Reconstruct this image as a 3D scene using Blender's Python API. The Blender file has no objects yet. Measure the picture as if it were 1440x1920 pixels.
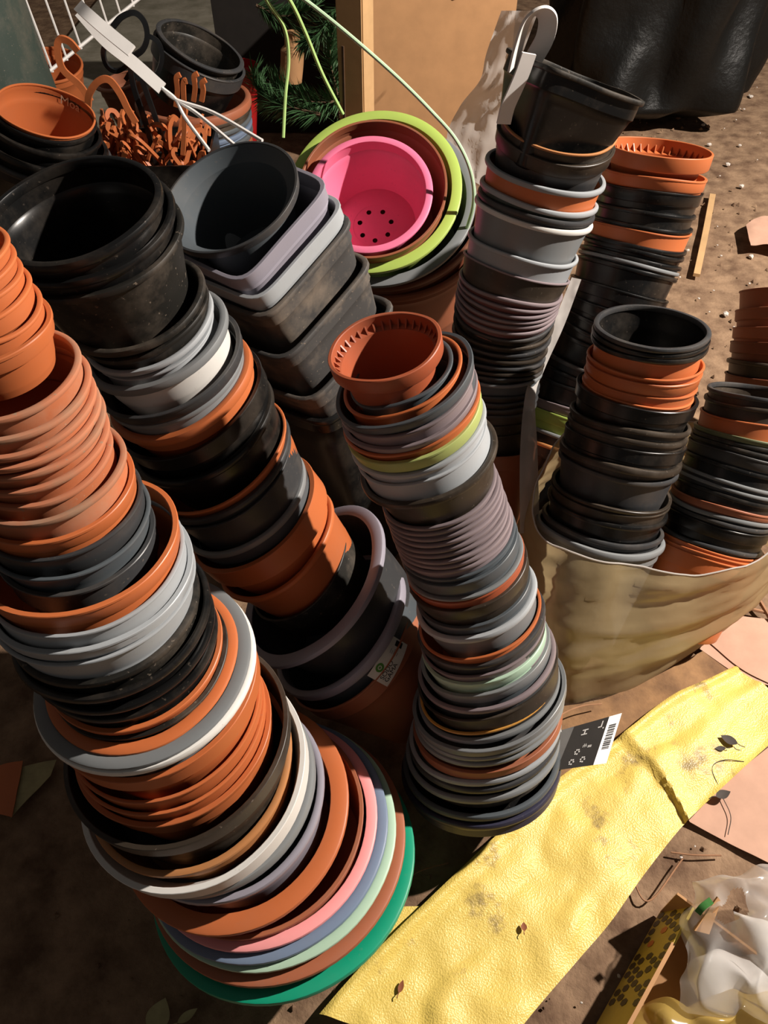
import bpy, bmesh, math, random
from mathutils import Vector, Matrix, noise
random.seed(7)
scene = bpy.context.scene
COL = scene.collection
PI = math.pi

# ------------------------------------------------------------------ camera
CH, PITCH, F = 1.45, math.radians(48), 1450.0
cam_d = bpy.data.cameras.new('camera'); cam = bpy.data.objects.new('camera', cam_d); COL.objects.link(cam)
cam_d.sensor_fit = 'VERTICAL'; cam_d.sensor_height = 24; cam_d.lens = 24 * F / 1920
cam_d.clip_start = .02
cam.location = (0, 0, CH); cam.rotation_euler = (PI / 2 - PITCH, 0, 0)
scene.camera = cam

# ------------------------------------------------------------------ light
w = bpy.data.worlds.new('world'); scene.world = w; w.use_nodes = True
w.node_tree.nodes['Background'].inputs[0].default_value = (1.0, .93, .88, 1)
w.node_tree.nodes['Background'].inputs[1].default_value = .04
ld = bpy.data.lights.new('work_lamp', 'POINT'); lamp = bpy.data.objects.new('work_lamp', ld); COL.objects.link(lamp)
ld.energy = 560; ld.color = (1, .91, .82); ld.shadow_soft_size = .035
lamp.location = (2.5, 1.28, 2.6)
vs = scene.view_settings
vs.view_transform = 'Standard'; vs.look = 'None'; vs.gamma = 1; vs.exposure = 0.75; vs.use_curve_mapping = False

# ------------------------------------------------------------------ pixel helpers
CAMP = Vector((0, 0, CH)); RT = Vector((1, 0, 0))
UPC = Vector((0, math.sin(PITCH), math.cos(PITCH))); FW = Vector((0, math.cos(PITCH), -math.sin(PITCH)))
def ray(x, y): return FW + RT * ((x - 720) / F) + UPC * (-(y - 960) / F)
def at(x, y, z=0.0):
    d = ray(x, y); return CAMP + d * ((z - CH) / d.z)
def aty(x, y, Y):
    d = ray(x, y); return CAMP + d * (Y / d.y)
def depth(p): return (p - CAMP).dot(FW)
def proj(p):
    v = p - CAMP; k = v.dot(FW)
    return (720 + F * v.dot(RT) / k, 960 - F * v.dot(UPC) / k)
def orient(c, theta, asp):
    """axis of a rim at c whose ellipse rises theta degrees to the right and has that aspect"""
    V = (CAMP - c).normalized(); U = (UPC - V * UPC.dot(V)).normalized(); R = U.cross(V).normalized()
    t = math.radians(theta); M = U * math.cos(t) - R * math.sin(t)
    return (V * asp + M * math.sqrt(max(0, 1 - asp * asp))).normalized()

# ------------------------------------------------------------------ materials
def srgb(h):
    h = h.lstrip('#'); c = [int(h[i:i + 2], 16) / 255 for i in (0, 2, 4)]
    return tuple((v / 12.92 if v <= .04045 else ((v + .055) / 1.055) ** 2.4) for v in c)
MATS = {}
def nd(nt, typ, **kw):
    n = nt.nodes.new(typ)
    for k, v in kw.items(): setattr(n, k, v)
    return n
def plastic(name, col, rough=.42, dirt=.25, dirtcol=(.16, .12, .085), spec=.4, scale=1.0, var=.12, bump=.12):
    m = bpy.data.materials.new(name); m.use_nodes = True; nt = m.node_tree; L = nt.links.new
    b = nt.nodes['Principled BSDF']
    tc = nd(nt, 'ShaderNodeTexCoord'); oi = nd(nt, 'ShaderNodeObjectInfo')
    add = nd(nt, 'ShaderNodeVectorMath', operation='MULTIPLY_ADD'); 
    L(oi.outputs['Location'], add.inputs[0]); add.inputs[1].default_value = (3.1, 2.7, 5.3); L(tc.outputs['Object'], add.inputs[2])
    n1 = nd(nt, 'ShaderNodeTexNoise'); n1.inputs['Scale'].default_value = 9 * scale; n1.inputs['Detail'].default_value = 6; n1.inputs['Roughness'].default_value = .65
    n2 = nd(nt, 'ShaderNodeTexNoise'); n2.inputs['Scale'].default_value = 170 * scale; n2.inputs['Detail'].default_value = 3
    L(add.outputs[0], n1.inputs['Vector']); L(add.outputs[0], n2.inputs['Vector'])
    hsv = nd(nt, 'ShaderNodeHueSaturation'); hsv.inputs['Color'].default_value = (*col, 1)
    mr = nd(nt, 'ShaderNodeMapRange'); L(oi.outputs['Random'], mr.inputs[0]); mr.inputs[3].default_value = 1 - var; mr.inputs[4].default_value = 1 + var
    L(mr.outputs[0], hsv.inputs['Value'])
    r1 = nd(nt, 'ShaderNodeMapRange'); L(n1.outputs[0], r1.inputs[0]); r1.inputs[1].default_value = .47; r1.inputs[2].default_value = .72; r1.inputs[4].default_value = dirt
    r2 = nd(nt, 'ShaderNodeMapRange'); L(n2.outputs[0], r2.inputs[0]); r2.inputs[1].default_value = .66; r2.inputs[2].default_value = .74; r2.inputs[4].default_value = min(1, dirt * 1.6)
    mx = nd(nt, 'ShaderNodeMath', operation='MAXIMUM'); L(r1.outputs[0], mx.inputs[0]); L(r2.outputs[0], mx.inputs[1])
    mix = nd(nt, 'ShaderNodeMix', data_type='RGBA'); L(mx.outputs[0], mix.inputs[0]); L(hsv.outputs[0], mix.inputs[6]); mix.inputs[7].default_value = (*dirtcol, 1)
    L(mix.outputs[2], b.inputs['Base Color'])
    rr = nd(nt, 'ShaderNodeMapRange'); L(mx.outputs[0], rr.inputs[0]); rr.inputs[3].default_value = rough; rr.inputs[4].default_value = min(1, rough + .45)
    L(rr.outputs[0], b.inputs['Roughness']); b.inputs['Specular IOR Level'].default_value = spec
    bp = nd(nt, 'ShaderNodeBump'); bp.inputs['Strength'].default_value = bump; bp.inputs['Distance'].default_value = .002
    L(n1.outputs[0], bp.inputs['Height']); L(bp.outputs[0], b.inputs['Normal'])
    MATS[name] = m; return m
DUST = (.20, .155, .115)
PAL = {  # key: (linear colour, rough, dirt, words)
 'orange': ((.50, .135, .042), .42, .10, 'orange'), 'orangedirty': ((.47, .145, .06), .55, .55, 'dusty orange'),
 'brownor': ((.36, .085, .035), .42, .18, 'brick brown'), 'terra': ((.33, .105, .05), .5, .25, 'terracotta'),
 'brown': ((.15, .045, .022), .45, .3, 'dark brown'), 'maroon': ((.16, .06, .055), .45, .2, 'maroon brown'),
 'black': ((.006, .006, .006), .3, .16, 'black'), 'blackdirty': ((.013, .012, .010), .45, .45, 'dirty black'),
 'brownblack': ((.032, .024, .017), .4, .3, 'brownish black'), 'dgrey': ((.038, .039, .041), .4, .25, 'dark grey'),
 'slate': ((.075, .088, .098), .42, .15, 'slate grey'), 'grey': ((.19, .20, .205), .38, .15, 'mid grey'), 'lgrey': ((.34, .36, .375), .4, .14, 'light grey'),
 'mauve': ((.22, .175, .185), .42, .15, 'mauve grey'), 'lav': ((.30, .28, .33), .38, .12, 'lavender grey'),
 'white': ((.72, .70, .66), .4, .12, 'off-white'), 'lime': ((.36, .48, .10), .38, .08, 'lime green'),
 'limepot': ((.40, .47, .15), .4, .1, 'pale lime green'),
 'mint': ((.40, .56, .42), .42, .1, 'pale mint green'), 'pink': ((.78, .30, .30), .42, .08, 'salmon pink'), 'hotpink': ((.84, .19, .33), .42, .16, 'hot pink'),
 'denim': ((.15, .20, .29), .42, .1, 'denim blue'), 'green': ((.006, .30, .17), .4, .06, 'emerald green'), 'navy': ((.03, .03, .055), .3, .1, 'blackish navy'),
 'sage': ((.15, .17, .085), .45, .2, 'sage green'), 'amber': ((.62, .30, .06), .45, .15, 'amber yellow'), 'tanrim': ((.47, .20, .07), .45, .2, 'tan orange'),
 'dgreen': ((.045, .06, .05), .3, .35, 'dark green'),
}
PAL['rimsoil'] = ((.44, .155, .075), .8, .95, 'soil-caked')
PAL['dusty'] = ((.05, .047, .045), .6, .95, 'dusty black')
for k, (c, ro, di, _) in PAL.items():
    plastic(k, c, ro, di, {'orangedirty': (.40, .26, .17), 'rimsoil': (.30, .20, .13)}.get(k, DUST), bump=.25 if 'dirty' in k else .1)
def simple(name, col, rough=.6, noise_amt=.25, nscale=30, col2=None, bump=.2, spec=.3, bdist=.003):
    m = bpy.data.materials.new(name); m.use_nodes = True; nt = m.node_tree; L = nt.links.new; b = nt.nodes['Principled BSDF']
    tc = nd(nt, 'ShaderNodeTexCoord'); n = nd(nt, 'ShaderNodeTexNoise'); n.inputs['Scale'].default_value = nscale; n.inputs['Detail'].default_value = 8; n.inputs['Roughness'].default_value = .62
    L(tc.outputs['Object'], n.inputs['Vector'])
    r = nd(nt, 'ShaderNodeMapRange'); L(n.outputs[0], r.inputs[0]); r.inputs[1].default_value = .35; r.inputs[2].default_value = .68
    mix = nd(nt, 'ShaderNodeMix', data_type='RGBA'); L(r.outputs[0], mix.inputs[0]); mix.inputs[6].default_value = (*col, 1)
    mix.inputs[7].default_value = (*(col2 or tuple(c * (1 - noise_amt) for c in col)), 1)
    L(mix.outputs[2], b.inputs['Base Color']); b.inputs['Roughness'].default_value = rough; b.inputs['Specular IOR Level'].default_value = spec
    bp = nd(nt, 'ShaderNodeBump'); bp.inputs['Strength'].default_value = bump; bp.inputs['Distance'].default_value = bdist
    L(n.outputs[0], bp.inputs['Height']); L(bp.outputs[0], b.inputs['Normal'])
    MATS[name] = m; return m
simple('soil', (.30, .195, .12), .9, nscale=14, col2=(.12, .07, .043), bump=.9, bdist=.012, spec=.15)
simple('wall', (.14, .11, .085), .9, nscale=5)
simple('cardboard', (.46, .25, .115), .8, nscale=12, noise_amt=.15, bump=.05)
simple('pinkboard', (.52, .31, .22), .8, nscale=18, noise_amt=.14, bump=.08)
simple('wood', (.56, .35, .17), .6, nscale=10, noise_amt=.2, bump=.08)
simple('binbag', (.006, .006, .0055), .42, nscale=5, noise_amt=.3, bump=.5, bdist=.03, spec=.2)
simple('whiteplastic', (.80, .77, .74), .4, nscale=20, noise_amt=.06, bump=.03)
simple('paper', (.78, .75, .72), .6, nscale=16, noise_amt=.08, bump=.3)
simple('clip', (.52, .15, .05), .45, nscale=20, noise_amt=.2)
simple('clipblack', (.012, .013, .014), .28, nscale=20, spec=.5)
simple('limecord', (.42, .62, .22), .4, nscale=20, noise_amt=.1)
simple('limecordpale', (.52, .72, .46), .4, nscale=20, noise_amt=.1)
simple('needle', (.05, .12, .045), .5, nscale=30, noise_amt=.5)
simple('bark', (.10, .06, .035), .9, nscale=40)
simple('twig', (.33, .17, .09), .8, nscale=40)
simple('pebble', (.62, .56, .50), .7, nscale=40)
simple('leafdark', (.055, .042, .034), .7, nscale=40)
simple('leafbrown', (.26, .08, .03), .6, nscale=40)
simple('leafpale', (.42, .36, .18), .6, nscale=40)
simple('red', (.42, .015, .015), .4, nscale=20)
simple('ink', (.008, .008, .008), .6, nscale=20, bump=0)
simple('inkgreen', (.10, .30, .05), .6, nscale=20, bump=0)
simple('inkgrey', (.35, .33, .31), .6, nscale=20, bump=0)
simple('tagblack', (.014, .011, .009), .85, nscale=20, bump=.03)
simple('tagtape', (.07, .065, .06), .7, nscale=20, bump=.03)
simple('sticker', (.72, .69, .62), .5, nscale=25, noise_amt=.15, bump=.03)
simple('chalk', (.85, .68, .5), .8, nscale=25)
simple('cartonyellow', (.55, .40, .055), .5, nscale=25, noise_amt=.15, bump=.02)
simple('inkorange', (.55, .16, .02), .5, nscale=25, bump=0)
simple('inkbrown', (.075, .045, .012), .5, nscale=25, bump=0)
simple('greenleaf', (.06, .22, .05), .5, nscale=25)
simple('browncloth', (.30, .165, .075), .85, nscale=16, col2=(.15, .08, .04), bump=.5, bdist=.008)
simple('hole', (.02, .008, .008), .9, nscale=10)
simple('greyslab', (.30, .27, .21), .85, nscale=9, col2=(.17, .155, .11), bump=.4)

def sack_mat():
    m = bpy.data.materials.new('yellowsack'); m.use_nodes = True; nt = m.node_tree; L = nt.links.new; b = nt.nodes['Principled BSDF']
    tc = nd(nt, 'ShaderNodeTexCoord')
    n = nd(nt, 'ShaderNodeTexNoise'); n.inputs['Scale'].default_value = 13; n.inputs['Detail'].default_value = 7; L(tc.outputs['Object'], n.inputs['Vector'])
    mix = nd(nt, 'ShaderNodeMix', data_type='RGBA'); L(n.outputs[0], mix.inputs[0]); mix.inputs[6].default_value = (.70, .51, .10, 1); mix.inputs[7].default_value = (.74, .55, .15, 1)
    d = nd(nt, 'ShaderNodeTexNoise'); d.inputs['Scale'].default_value = 8.5; d.inputs['Detail'].default_value = 9; d.inputs['Roughness'].default_value = .68; L(tc.outputs['Object'], d.inputs['Vector'])
    r = nd(nt, 'ShaderNodeMapRange'); L(d.outputs[0], r.inputs[0]); r.inputs[1].default_value = .585; r.inputs[2].default_value = .68; r.inputs[4].default_value = .8
    mix2 = nd(nt, 'ShaderNodeMix', data_type='RGBA'); L(r.outputs[0], mix2.inputs[0]); L(mix.outputs[2], mix2.inputs[6]); mix2.inputs[7].default_value = (.20, .14, .07, 1)
    L(mix2.outputs[2], b.inputs['Base Color'])
    v = nd(nt, 'ShaderNodeTexVoronoi'); v.inputs['Scale'].default_value = 330; L(tc.outputs['Object'], v.inputs['Vector'])
    bp = nd(nt, 'ShaderNodeBump'); bp.inputs['Strength'].default_value = .45; bp.inputs['Distance'].default_value = .0015; L(v.outputs['Distance'], bp.inputs['Height'])
    bp2 = nd(nt, 'ShaderNodeBump'); bp2.inputs['Strength'].default_value = .5; bp2.inputs['Distance'].default_value = .008; L(n.outputs[0], bp2.inputs['Height']); L(bp.outputs[0], bp2.inputs['Normal'])
    L(bp2.outputs[0], b.inputs['Normal']); b.inputs['Roughness'].default_value = .42; b.inputs['Specular IOR Level'].default_value = .45
    MATS['yellowsack'] = m
sack_mat()
def film(name, col, clear, rough=.25, trans=.5, bscale=20, bump=.5):
    m = bpy.data.materials.new(name); m.use_nodes = True; nt = m.node_tree; L = nt.links.new
    nt.nodes.remove(nt.nodes['Principled BSDF']); out = nt.nodes['Material Output']
    tc = nd(nt, 'ShaderNodeTexCoord'); n = nd(nt, 'ShaderNodeTexNoise'); n.inputs['Scale'].default_value = bscale; n.inputs['Detail'].default_value = 4
    L(tc.outputs['Object'], n.inputs['Vector'])
    bp = nd(nt, 'ShaderNodeBump'); bp.inputs['Strength'].default_value = bump * .35; bp.inputs['Distance'].default_value = .006; L(n.outputs[0], bp.inputs['Height'])
    df = nd(nt, 'ShaderNodeBsdfDiffuse'); df.inputs[0].default_value = (*col, 1); tl = nd(nt, 'ShaderNodeBsdfTranslucent'); tl.inputs[0].default_value = (*col, 1)
    m1 = nd(nt, 'ShaderNodeMixShader'); m1.inputs[0].default_value = trans; L(df.outputs[0], m1.inputs[1]); L(tl.outputs[0], m1.inputs[2])
    tr = nd(nt, 'ShaderNodeBsdfTransparent'); m2 = nd(nt, 'ShaderNodeMixShader'); m2.inputs[0].default_value = clear; L(m1.outputs[0], m2.inputs[1]); L(tr.outputs[0], m2.inputs[2])
    gl = nd(nt, 'ShaderNodeBsdfGlossy'); gl.inputs['Roughness'].default_value = rough; L(bp.outputs[0], gl.inputs['Normal']); L(bp.outputs[0], df.inputs['Normal']); L(bp.outputs[0], tl.inputs['Normal'])
    m3 = nd(nt, 'ShaderNodeMixShader'); m3.inputs[0].default_value = .09; L(m2.outputs[0], m3.inputs[1]); L(gl.outputs[0], m3.inputs[2])
    L(m3.outputs[0], out.inputs[0]); MATS[name] = m
film('bagfilm', (.62, .47, .25), .16, .35, .5)
film('clearfilm', (.82, .80, .77), .62, .16, .4, 25)
film('milkyfilm', (.80, .76, .72), .10, .3, .5, 25)
film('yellowfilm', (.66, .47, .13), .12, .18, .5, 22)

# ------------------------------------------------------------------ object helpers
def link(name, me, mat=None, parent=None, matrix=None):
    o = bpy.data.objects.new(name, me); COL.objects.link(o)
    if mat: me.materials.append(MATS[mat])
    if matrix is not None: o.matrix_world = matrix
    if parent: o.parent = parent
    return o
def tag(o, label, cat, group=None, kind=None):
    o['label'] = label; o['category'] = cat
    if group: o['group'] = group
    if kind: o['kind'] = kind
    return o
def empty(name, loc=(0, 0, 0), rz=0):
    o = bpy.data.objects.new(name, None); COL.objects.link(o); o.location = loc; o.rotation_euler = (0, 0, rz); o.empty_display_size = .05
    return o
def mk(name, V, Fc, mat, parent=None, matrix=None, sharp=38):
    me = bpy.data.meshes.new(name); me.from_pydata([tuple(v) for v in V], [], Fc); me.validate()
    me.polygons.foreach_set('use_smooth', [True] * len(me.polygons)); me.set_sharp_from_angle(angle=math.radians(sharp)); me.update()
    return link(name, me, mat, parent, matrix)
def lathe(prof, seg=64, closed=False, fn=None):
    V, Fc, rows = [], [], []
    for r, z in prof:
        if r < 1e-6: rows.append([len(V)]); V.append((0, 0, z)); continue
        row = []
        for j in range(seg):
            a = 2 * PI * j / seg; x, y, zz = (r * math.cos(a), r * math.sin(a), z) if fn is None else fn(r, a, z)
            row.append(len(V)); V.append((x, y, zz))
        rows.append(row)
    pairs = list(zip(rows, rows[1:])) + ([(rows[-1], rows[0])] if closed else [])
    for A, B in pairs:
        for j in range(seg):
            k = (j + 1) % seg
            if len(A) == 1 and len(B) == 1: continue
            if len(A) == 1: Fc.append((A[0], B[k], B[j]))
            elif len(B) == 1: Fc.append((A[j], A[k], B[0]))
            else: Fc.append((A[j], A[k], B[k], B[j]))
    return V, Fc
def spline(pts, n=8):
    P = [Vector(p) for p in pts]; out = []
    for i in range(len(P) - 1):
        p0 = P[i - 1] if i else P[0] * 2 - P[1]; p3 = P[i + 2] if i + 2 < len(P) else P[-1] * 2 - P[-2]
        for k in range(n):
            t = k / n; out.append(.5 * ((2 * P[i]) + (P[i + 1] - p0) * t + (2 * p0 - 5 * P[i] + 4 * P[i + 1] - p3) * t * t + (3 * P[i + 1] - p0 - 3 * P[i + 2 - 1] + p3 - 0 * p0) * t ** 3) if False else
                               .5 * (2 * P[i] + (P[i + 1] - p0) * t + (2 * p0 - 5 * P[i] + 4 * P[i + 1] - p3) * t * t + (3 * P[i] - p0 - 3 * P[i + 1] + p3) * t ** 3))
    return out + [P[-1]]
def sweep(pts, w, t=None, seg=8, up=Vector((0, 0, 1))):
    """tube (t None) or flat strip w x t swept along pts"""
    V, Fc = [], []; n = len(pts); prev = None
    for i, p in enumerate(pts):
        d = (pts[min(i + 1, n - 1)] - pts[max(i - 1, 0)]).normalized()
        u = prev if prev is not None else up
        s = d.cross(u)
        if s.length < 1e-4: s = d.cross(Vector((1, .3, 0)))
        s.normalize(); u = s.cross(d).normalized(); prev = u
        ww = w(i / (n - 1)) if callable(w) else w
        if t is None: ring = [(math.cos(2 * PI * k / seg) * ww, math.sin(2 * PI * k / seg) * ww) for k in range(seg)]
        else: ring = [(-ww, -t), (ww, -t), (ww, t), (-ww, t)]
        for a, b in ring: V.append(p + s * a + u * b)
    k = len(ring)
    for i in range(n - 1):
        for j in range(k): Fc.append((i * k + j, i * k + (j + 1) % k, (i + 1) * k + (j + 1) % k, (i + 1) * k + j))
    Fc.append(tuple(range(k))[::-1]); Fc.append(tuple((n - 1) * k + j for j in range(k)))
    return V, Fc
def tube(name, pts, w, mat, parent=None, t=None, seg=8, n=8, up=Vector((0, 0, 1)), matrix=None):
    V, Fc = sweep(spline(pts, n), w, t, seg, up); return mk(name, V, Fc, mat, parent, matrix)
def box(x0, x1, y0, y1, z0, z1):
    return [(x, y, z) for z in (z0, z1) for x, y in ((x0, y0), (x1, y0), (x1, y1), (x0, y1))], [(3, 2, 1, 0), (4, 5, 6, 7), (0, 1, 5, 4), (1, 2, 6, 5), (2, 3, 7, 6), (3, 0, 4, 7)]
def hull_box(c0, c1, c2, c3, thick):
    """slab from four corners with thickness along -normal"""
    n = (c1 - c0).cross(c3 - c0).normalized() * thick
    V = [c0, c1, c2, c3, c0 - n, c1 - n, c2 - n, c3 - n]
    return V, [(0, 1, 2, 3), (7, 6, 5, 4), (0, 4, 5, 1), (1, 5, 6, 2), (2, 6, 7, 3), (3, 7, 4, 0)]
def merge(parts):
    V, Fc = [], []
    for v, f in parts:
        o = len(V); V += list(v); Fc += [tuple(i + o for i in q) for q in f]
    return V, Fc
def frame(c, N, spin=0):
    z = N.normalized(); x = Vector((1, 0, 0)); x = (x - z * x.dot(z)).normalized(); y = z.cross(x)
    return Matrix.Translation(c) @ Matrix((x, y, z)).transposed().to_4x4() @ Matrix.Rotation(spin, 4, 'Z')
def nz(x, y, z=0): return noise.noise(Vector((x, y, z)))

# ------------------------------------------------------------------ the setting
NX, NY = 150, 170
V = []; Fc = []
for j in range(NY + 1):
    for i in range(NX + 1):
        x = -3.4 + 7.6 * i / NX; y = -.8 + 7.6 * (j / NY) ** 1.25
        V.append((x, y, -.009 + .006 * nz(x * 5, y * 5) + .004 * nz(x * 19, y * 19, 3)))
for j in range(NY):
    for i in range(NX):
        a = j * (NX + 1) + i; Fc.append((a, a + 1, a + NX + 2, a + NX + 1))
fl = mk('floor', V, Fc, 'soil'); fl['kind'] = 'structure'; fl['label'] = 'bare trodden brown soil floor'
for nm, q in (('wall_back', box(-3.4, 4.2, 6.8, 6.9, 0, 2.6)), ('wall_left', box(-3.5, -3.4, -.8, 6.9, 0, 2.6))):
    o = mk(nm, *q, 'wall'); o['kind'] = 'structure'

# ------------------------------------------------------------------ pots
ORD = ['zeroth', 'first', 'second', 'third', 'fourth', 'fifth', 'sixth', 'seventh', 'eighth', 'ninth', 'tenth', 'eleventh', 'twelfth', 'thirteenth', 'fourteenth', 'fifteenth',
       'sixteenth', 'seventeenth', 'eighteenth', 'nineteenth', 'twentieth', 'twenty-first', 'twenty-second', 'twenty-third', 'twenty-fourth', 'twenty-fifth', 'twenty-sixth']
RIMW = {'bead': 'with rolled rim', 'collar': 'with collar rim', 'flat': 'with broad flat rim', 'thin': 'with thin rim', 'ribbed': 'with ribbed inner collar'}
def pot(c, N, r, H, style, body, rim=None, gap=.05, name='plant_pot', taper=.13, rho=None, spin=0, seg=72, rbmin=.3, wob=1.0, rimk=1.0, floor=True, lim=None):
    """thin-walled pot: rim centre c, axis N, outer rim radius r; origin at the base centre"""
    k = max(.6, min(1.5, r / .11)) * rimk; th = .0016
    lip = {'bead': .0052 * k, 'collar': .0035 * k, 'flat': .016 * k, 'thin': .0022, 'ribbed': .003}[style]
    lip = min(lip, .14 * r)
    hb = {'bead': .0095 * k, 'collar': .024 * k, 'flat': .009 * k, 'thin': .004, 'ribbed': .26 * r}[style]
    hb = max(.0025, min(hb, gap * (.8 if style != 'ribbed' else 5)))
    rt = r - lip; st = .12 * r if style == 'ribbed' else .0028
    rb = max(rbmin * r, rt - st - taper * H); sh = min(max(.036, hb + .004), H * .5) if style != 'ribbed' else hb
    e2 = random.uniform(.002, .012) * wob; p2 = random.uniform(0, PI); e3 = random.uniform(0, .006) * wob; p3 = random.uniform(0, 6)
    e8 = random.uniform(0, .0022) * wob; dz = random.uniform(.0004, .0018) * wob
    def fn(rr, a, z):
        f = max(0, z / H) ** 1.5
        q = rr * (rho(a) if rho else 1) * (1 + f * (e2 * math.cos(2 * (a - p2)) + e3 * math.cos(3 * a + p3) + e8 * math.cos(9 * a + p3)))
        return q * math.cos(a + spin), q * math.sin(a + spin), z + f * dz * math.sin(3 * a + p2)
    def nat(d): return rt if d < sh - .003 else rt - st - (rt - st - rb) * (d - sh) / max(.001, H - sh)
    ds = sorted(set([0.0012, max(.002, sh - .0035), sh] + [sh + (H - sh) * q for q in (.08, .16, .25, .33, .42, .5, .6, .7, .8, .9, .97)] + ([g for g in (lim[0], lim[0] + .004) if .002 < g < H * .96] if lim else [])))
    op = []
    for d in ds:
        q = nat(d)
        if lim:
            g, f_ = lim
            if d >= g: q = min(q, f_(d - g) - .001)
            elif style != 'ribbed': q = min(q, rt + (min(nat(g), f_(0) - .001) - rt) * d / g)
        op.append((d, max(.2 * r, q)))
    rbb = op[-1][1]; twl = min(th, .0009)
    outer = [(0, 0)] * floor + [(rbb * .55, 0), (rbb * .93, 0), (rbb * .985, .0025)] + [(q, H - d) for d, q in reversed(op)]
    inner = [(q - twl, H - d) for d, q in op] + [(rbb * .93, .0042), (rbb * .55, .004)] + [(0, .004)] * floor
    prof = outer + inner
    def inner_r(d):
        if d <= op[0][0]: return op[0][1] - twl
        for (d0, q0), (d1, q1) in zip(op, op[1:]):
            if d0 <= d <= d1: return q0 + (q1 - q0) * (d - d0) / (d1 - d0) - twl
        return op[-1][1] - twl
    M = frame(c - N * H, N)
    V, Fc = lathe(prof, seg, not floor, fn); o = mk(name, V, Fc, body, None, M)
    ri = rt - th - .0008
    if style in ('bead', 'thin'):
        g = min(.4 * hb, .4 * (r - ri)); pr = []
        for cx, cz, a0 in ((r - g, H - g, 0), (ri + g * .5, H - g * .5, 90), (ri + g * .3, H - hb + g * .3, 180), (r - g, H - hb + g, 270)):
            gg = g if cx > ri + g else g * .5
            for q in (0, 45, 90): a = math.radians(a0 + q); pr.append((cx + gg * math.cos(a), cz + gg * math.sin(a)))
    elif style in ('collar', 'ribbed'):
        g = .0009
        pr = [(r, H - g), (r - g, H), (ri + g, H), (ri, H - g), (ri, H - hb), (rt + .0004, H - hb - .0016), (r - .001, H - hb + .0006)]
        if style == 'collar': pr = [(r + .0008, H - .0008), (r, H), (ri + g, H), (ri, H - g), (ri, H - hb), (rt + .0003, H - hb - .0016), (r - .0012, H - hb + .0006), (r - .0004, H - .004), (r + .0008, H - .0032)]
    else:
        t2 = min(hb, .011); pr = [(ri, H - .0005), (ri + .002, H), (r - .003, H - .0006), (r - .0006, H - .002), (r, H - .004), (r - .0005, H - t2), (r - .003, H - t2), (r - .0035, H - .004), (rt, H - .0035), (ri, H - .003)]
    V, Fc = lathe(pr, seg, True, fn); rm = mk('rim', V, Fc, rim or body, o)
    if style == 'ribbed':
        parts = []; n = 38
        for q in range(n):
            a = 2 * PI * q / n; ca, sa = math.cos(a), math.sin(a); tx, ty = -sa * .0011, ca * .0011
            r1 = rt - th - .0002; r0 = rt - st - th + .001; z0 = H - hb + .0005; z1 = H - hb * .42
            P = [(r1, z0), (r0, z0), (r1, z1)]
            vv = [(x * ca + s * tx, x * sa + s * ty, z) for s in (-1, 1) for x, z in P]
            parts.append((vv, [(0, 1, 2), (5, 4, 3), (0, 3, 4, 1), (1, 4, 5, 2), (2, 5, 3, 0)]))
        mk('inner_ribs', *merge(parts), body, o)
    LAST['inner'] = inner_r; LAST['op'] = op
    return o
LAST = {}
def interp(ks, cy, col):
    """piecewise cubic over keyframes sorted by pixel y"""
    n = len(ks)
    def sl(i): a = ks[max(i - 1, 0)]; b = ks[min(i + 1, n - 1)]; return (b[col] - a[col]) / (b[1] - a[1])
    if cy <= ks[0][1]: return ks[0][col] + sl(0) * (cy - ks[0][1])
    if cy >= ks[-1][1]: return ks[-1][col] + sl(n - 1) * (cy - ks[-1][1])
    for i in range(n - 1):
        if ks[i][1] <= cy <= ks[i + 1][1]:
            h = ks[i + 1][1] - ks[i][1]; t = (cy - ks[i][1]) / h; p, q = ks[i][col], ks[i + 1][col]
            return (2 * t**3 - 3 * t * t + 1) * p + (t**3 - 2 * t * t + t) * h * sl(i) + (-2 * t**3 + 3 * t * t) * q + (t**3 - t * t) * h * sl(i + 1)
def circle(c, N, r, n=48):
    x = (Vector((1, 0, 0)) - N * N.x).normalized(); y = N.cross(x)
    return [proj(c + x * (r * math.cos(2 * PI * i / n)) + y * (r * math.sin(2 * PI * i / n))) for i in range(n)]
def ell(c, n, r):
    q = circle(c, n, r, 32); mx = sum(p[0] for p in q) / 32; my = sum(p[1] for p in q) / 32
    sxx = sum((p[0] - mx) ** 2 for p in q); syy = sum((p[1] - my) ** 2 for p in q); sxy = -sum((p[0] - mx) * (p[1] - my) for p in q)
    m = (sxx + syy) / 2; d = math.hypot((sxx - syy) / 2, sxy)
    return math.degrees(.5 * math.atan2(2 * sxy, sxx - syy)), math.sqrt((m - d) / (m + d))
def fit_axis(c, th, asp):
    a, e = th, asp
    for _ in range(5):
        t2, e2 = ell(c, orient(c, a, e), .08); a += .8 * (th - t2); e = min(.985, max(.05, e + .8 * (asp - e2)))
    return orient(c, a, e)
POTS = {}
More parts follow.
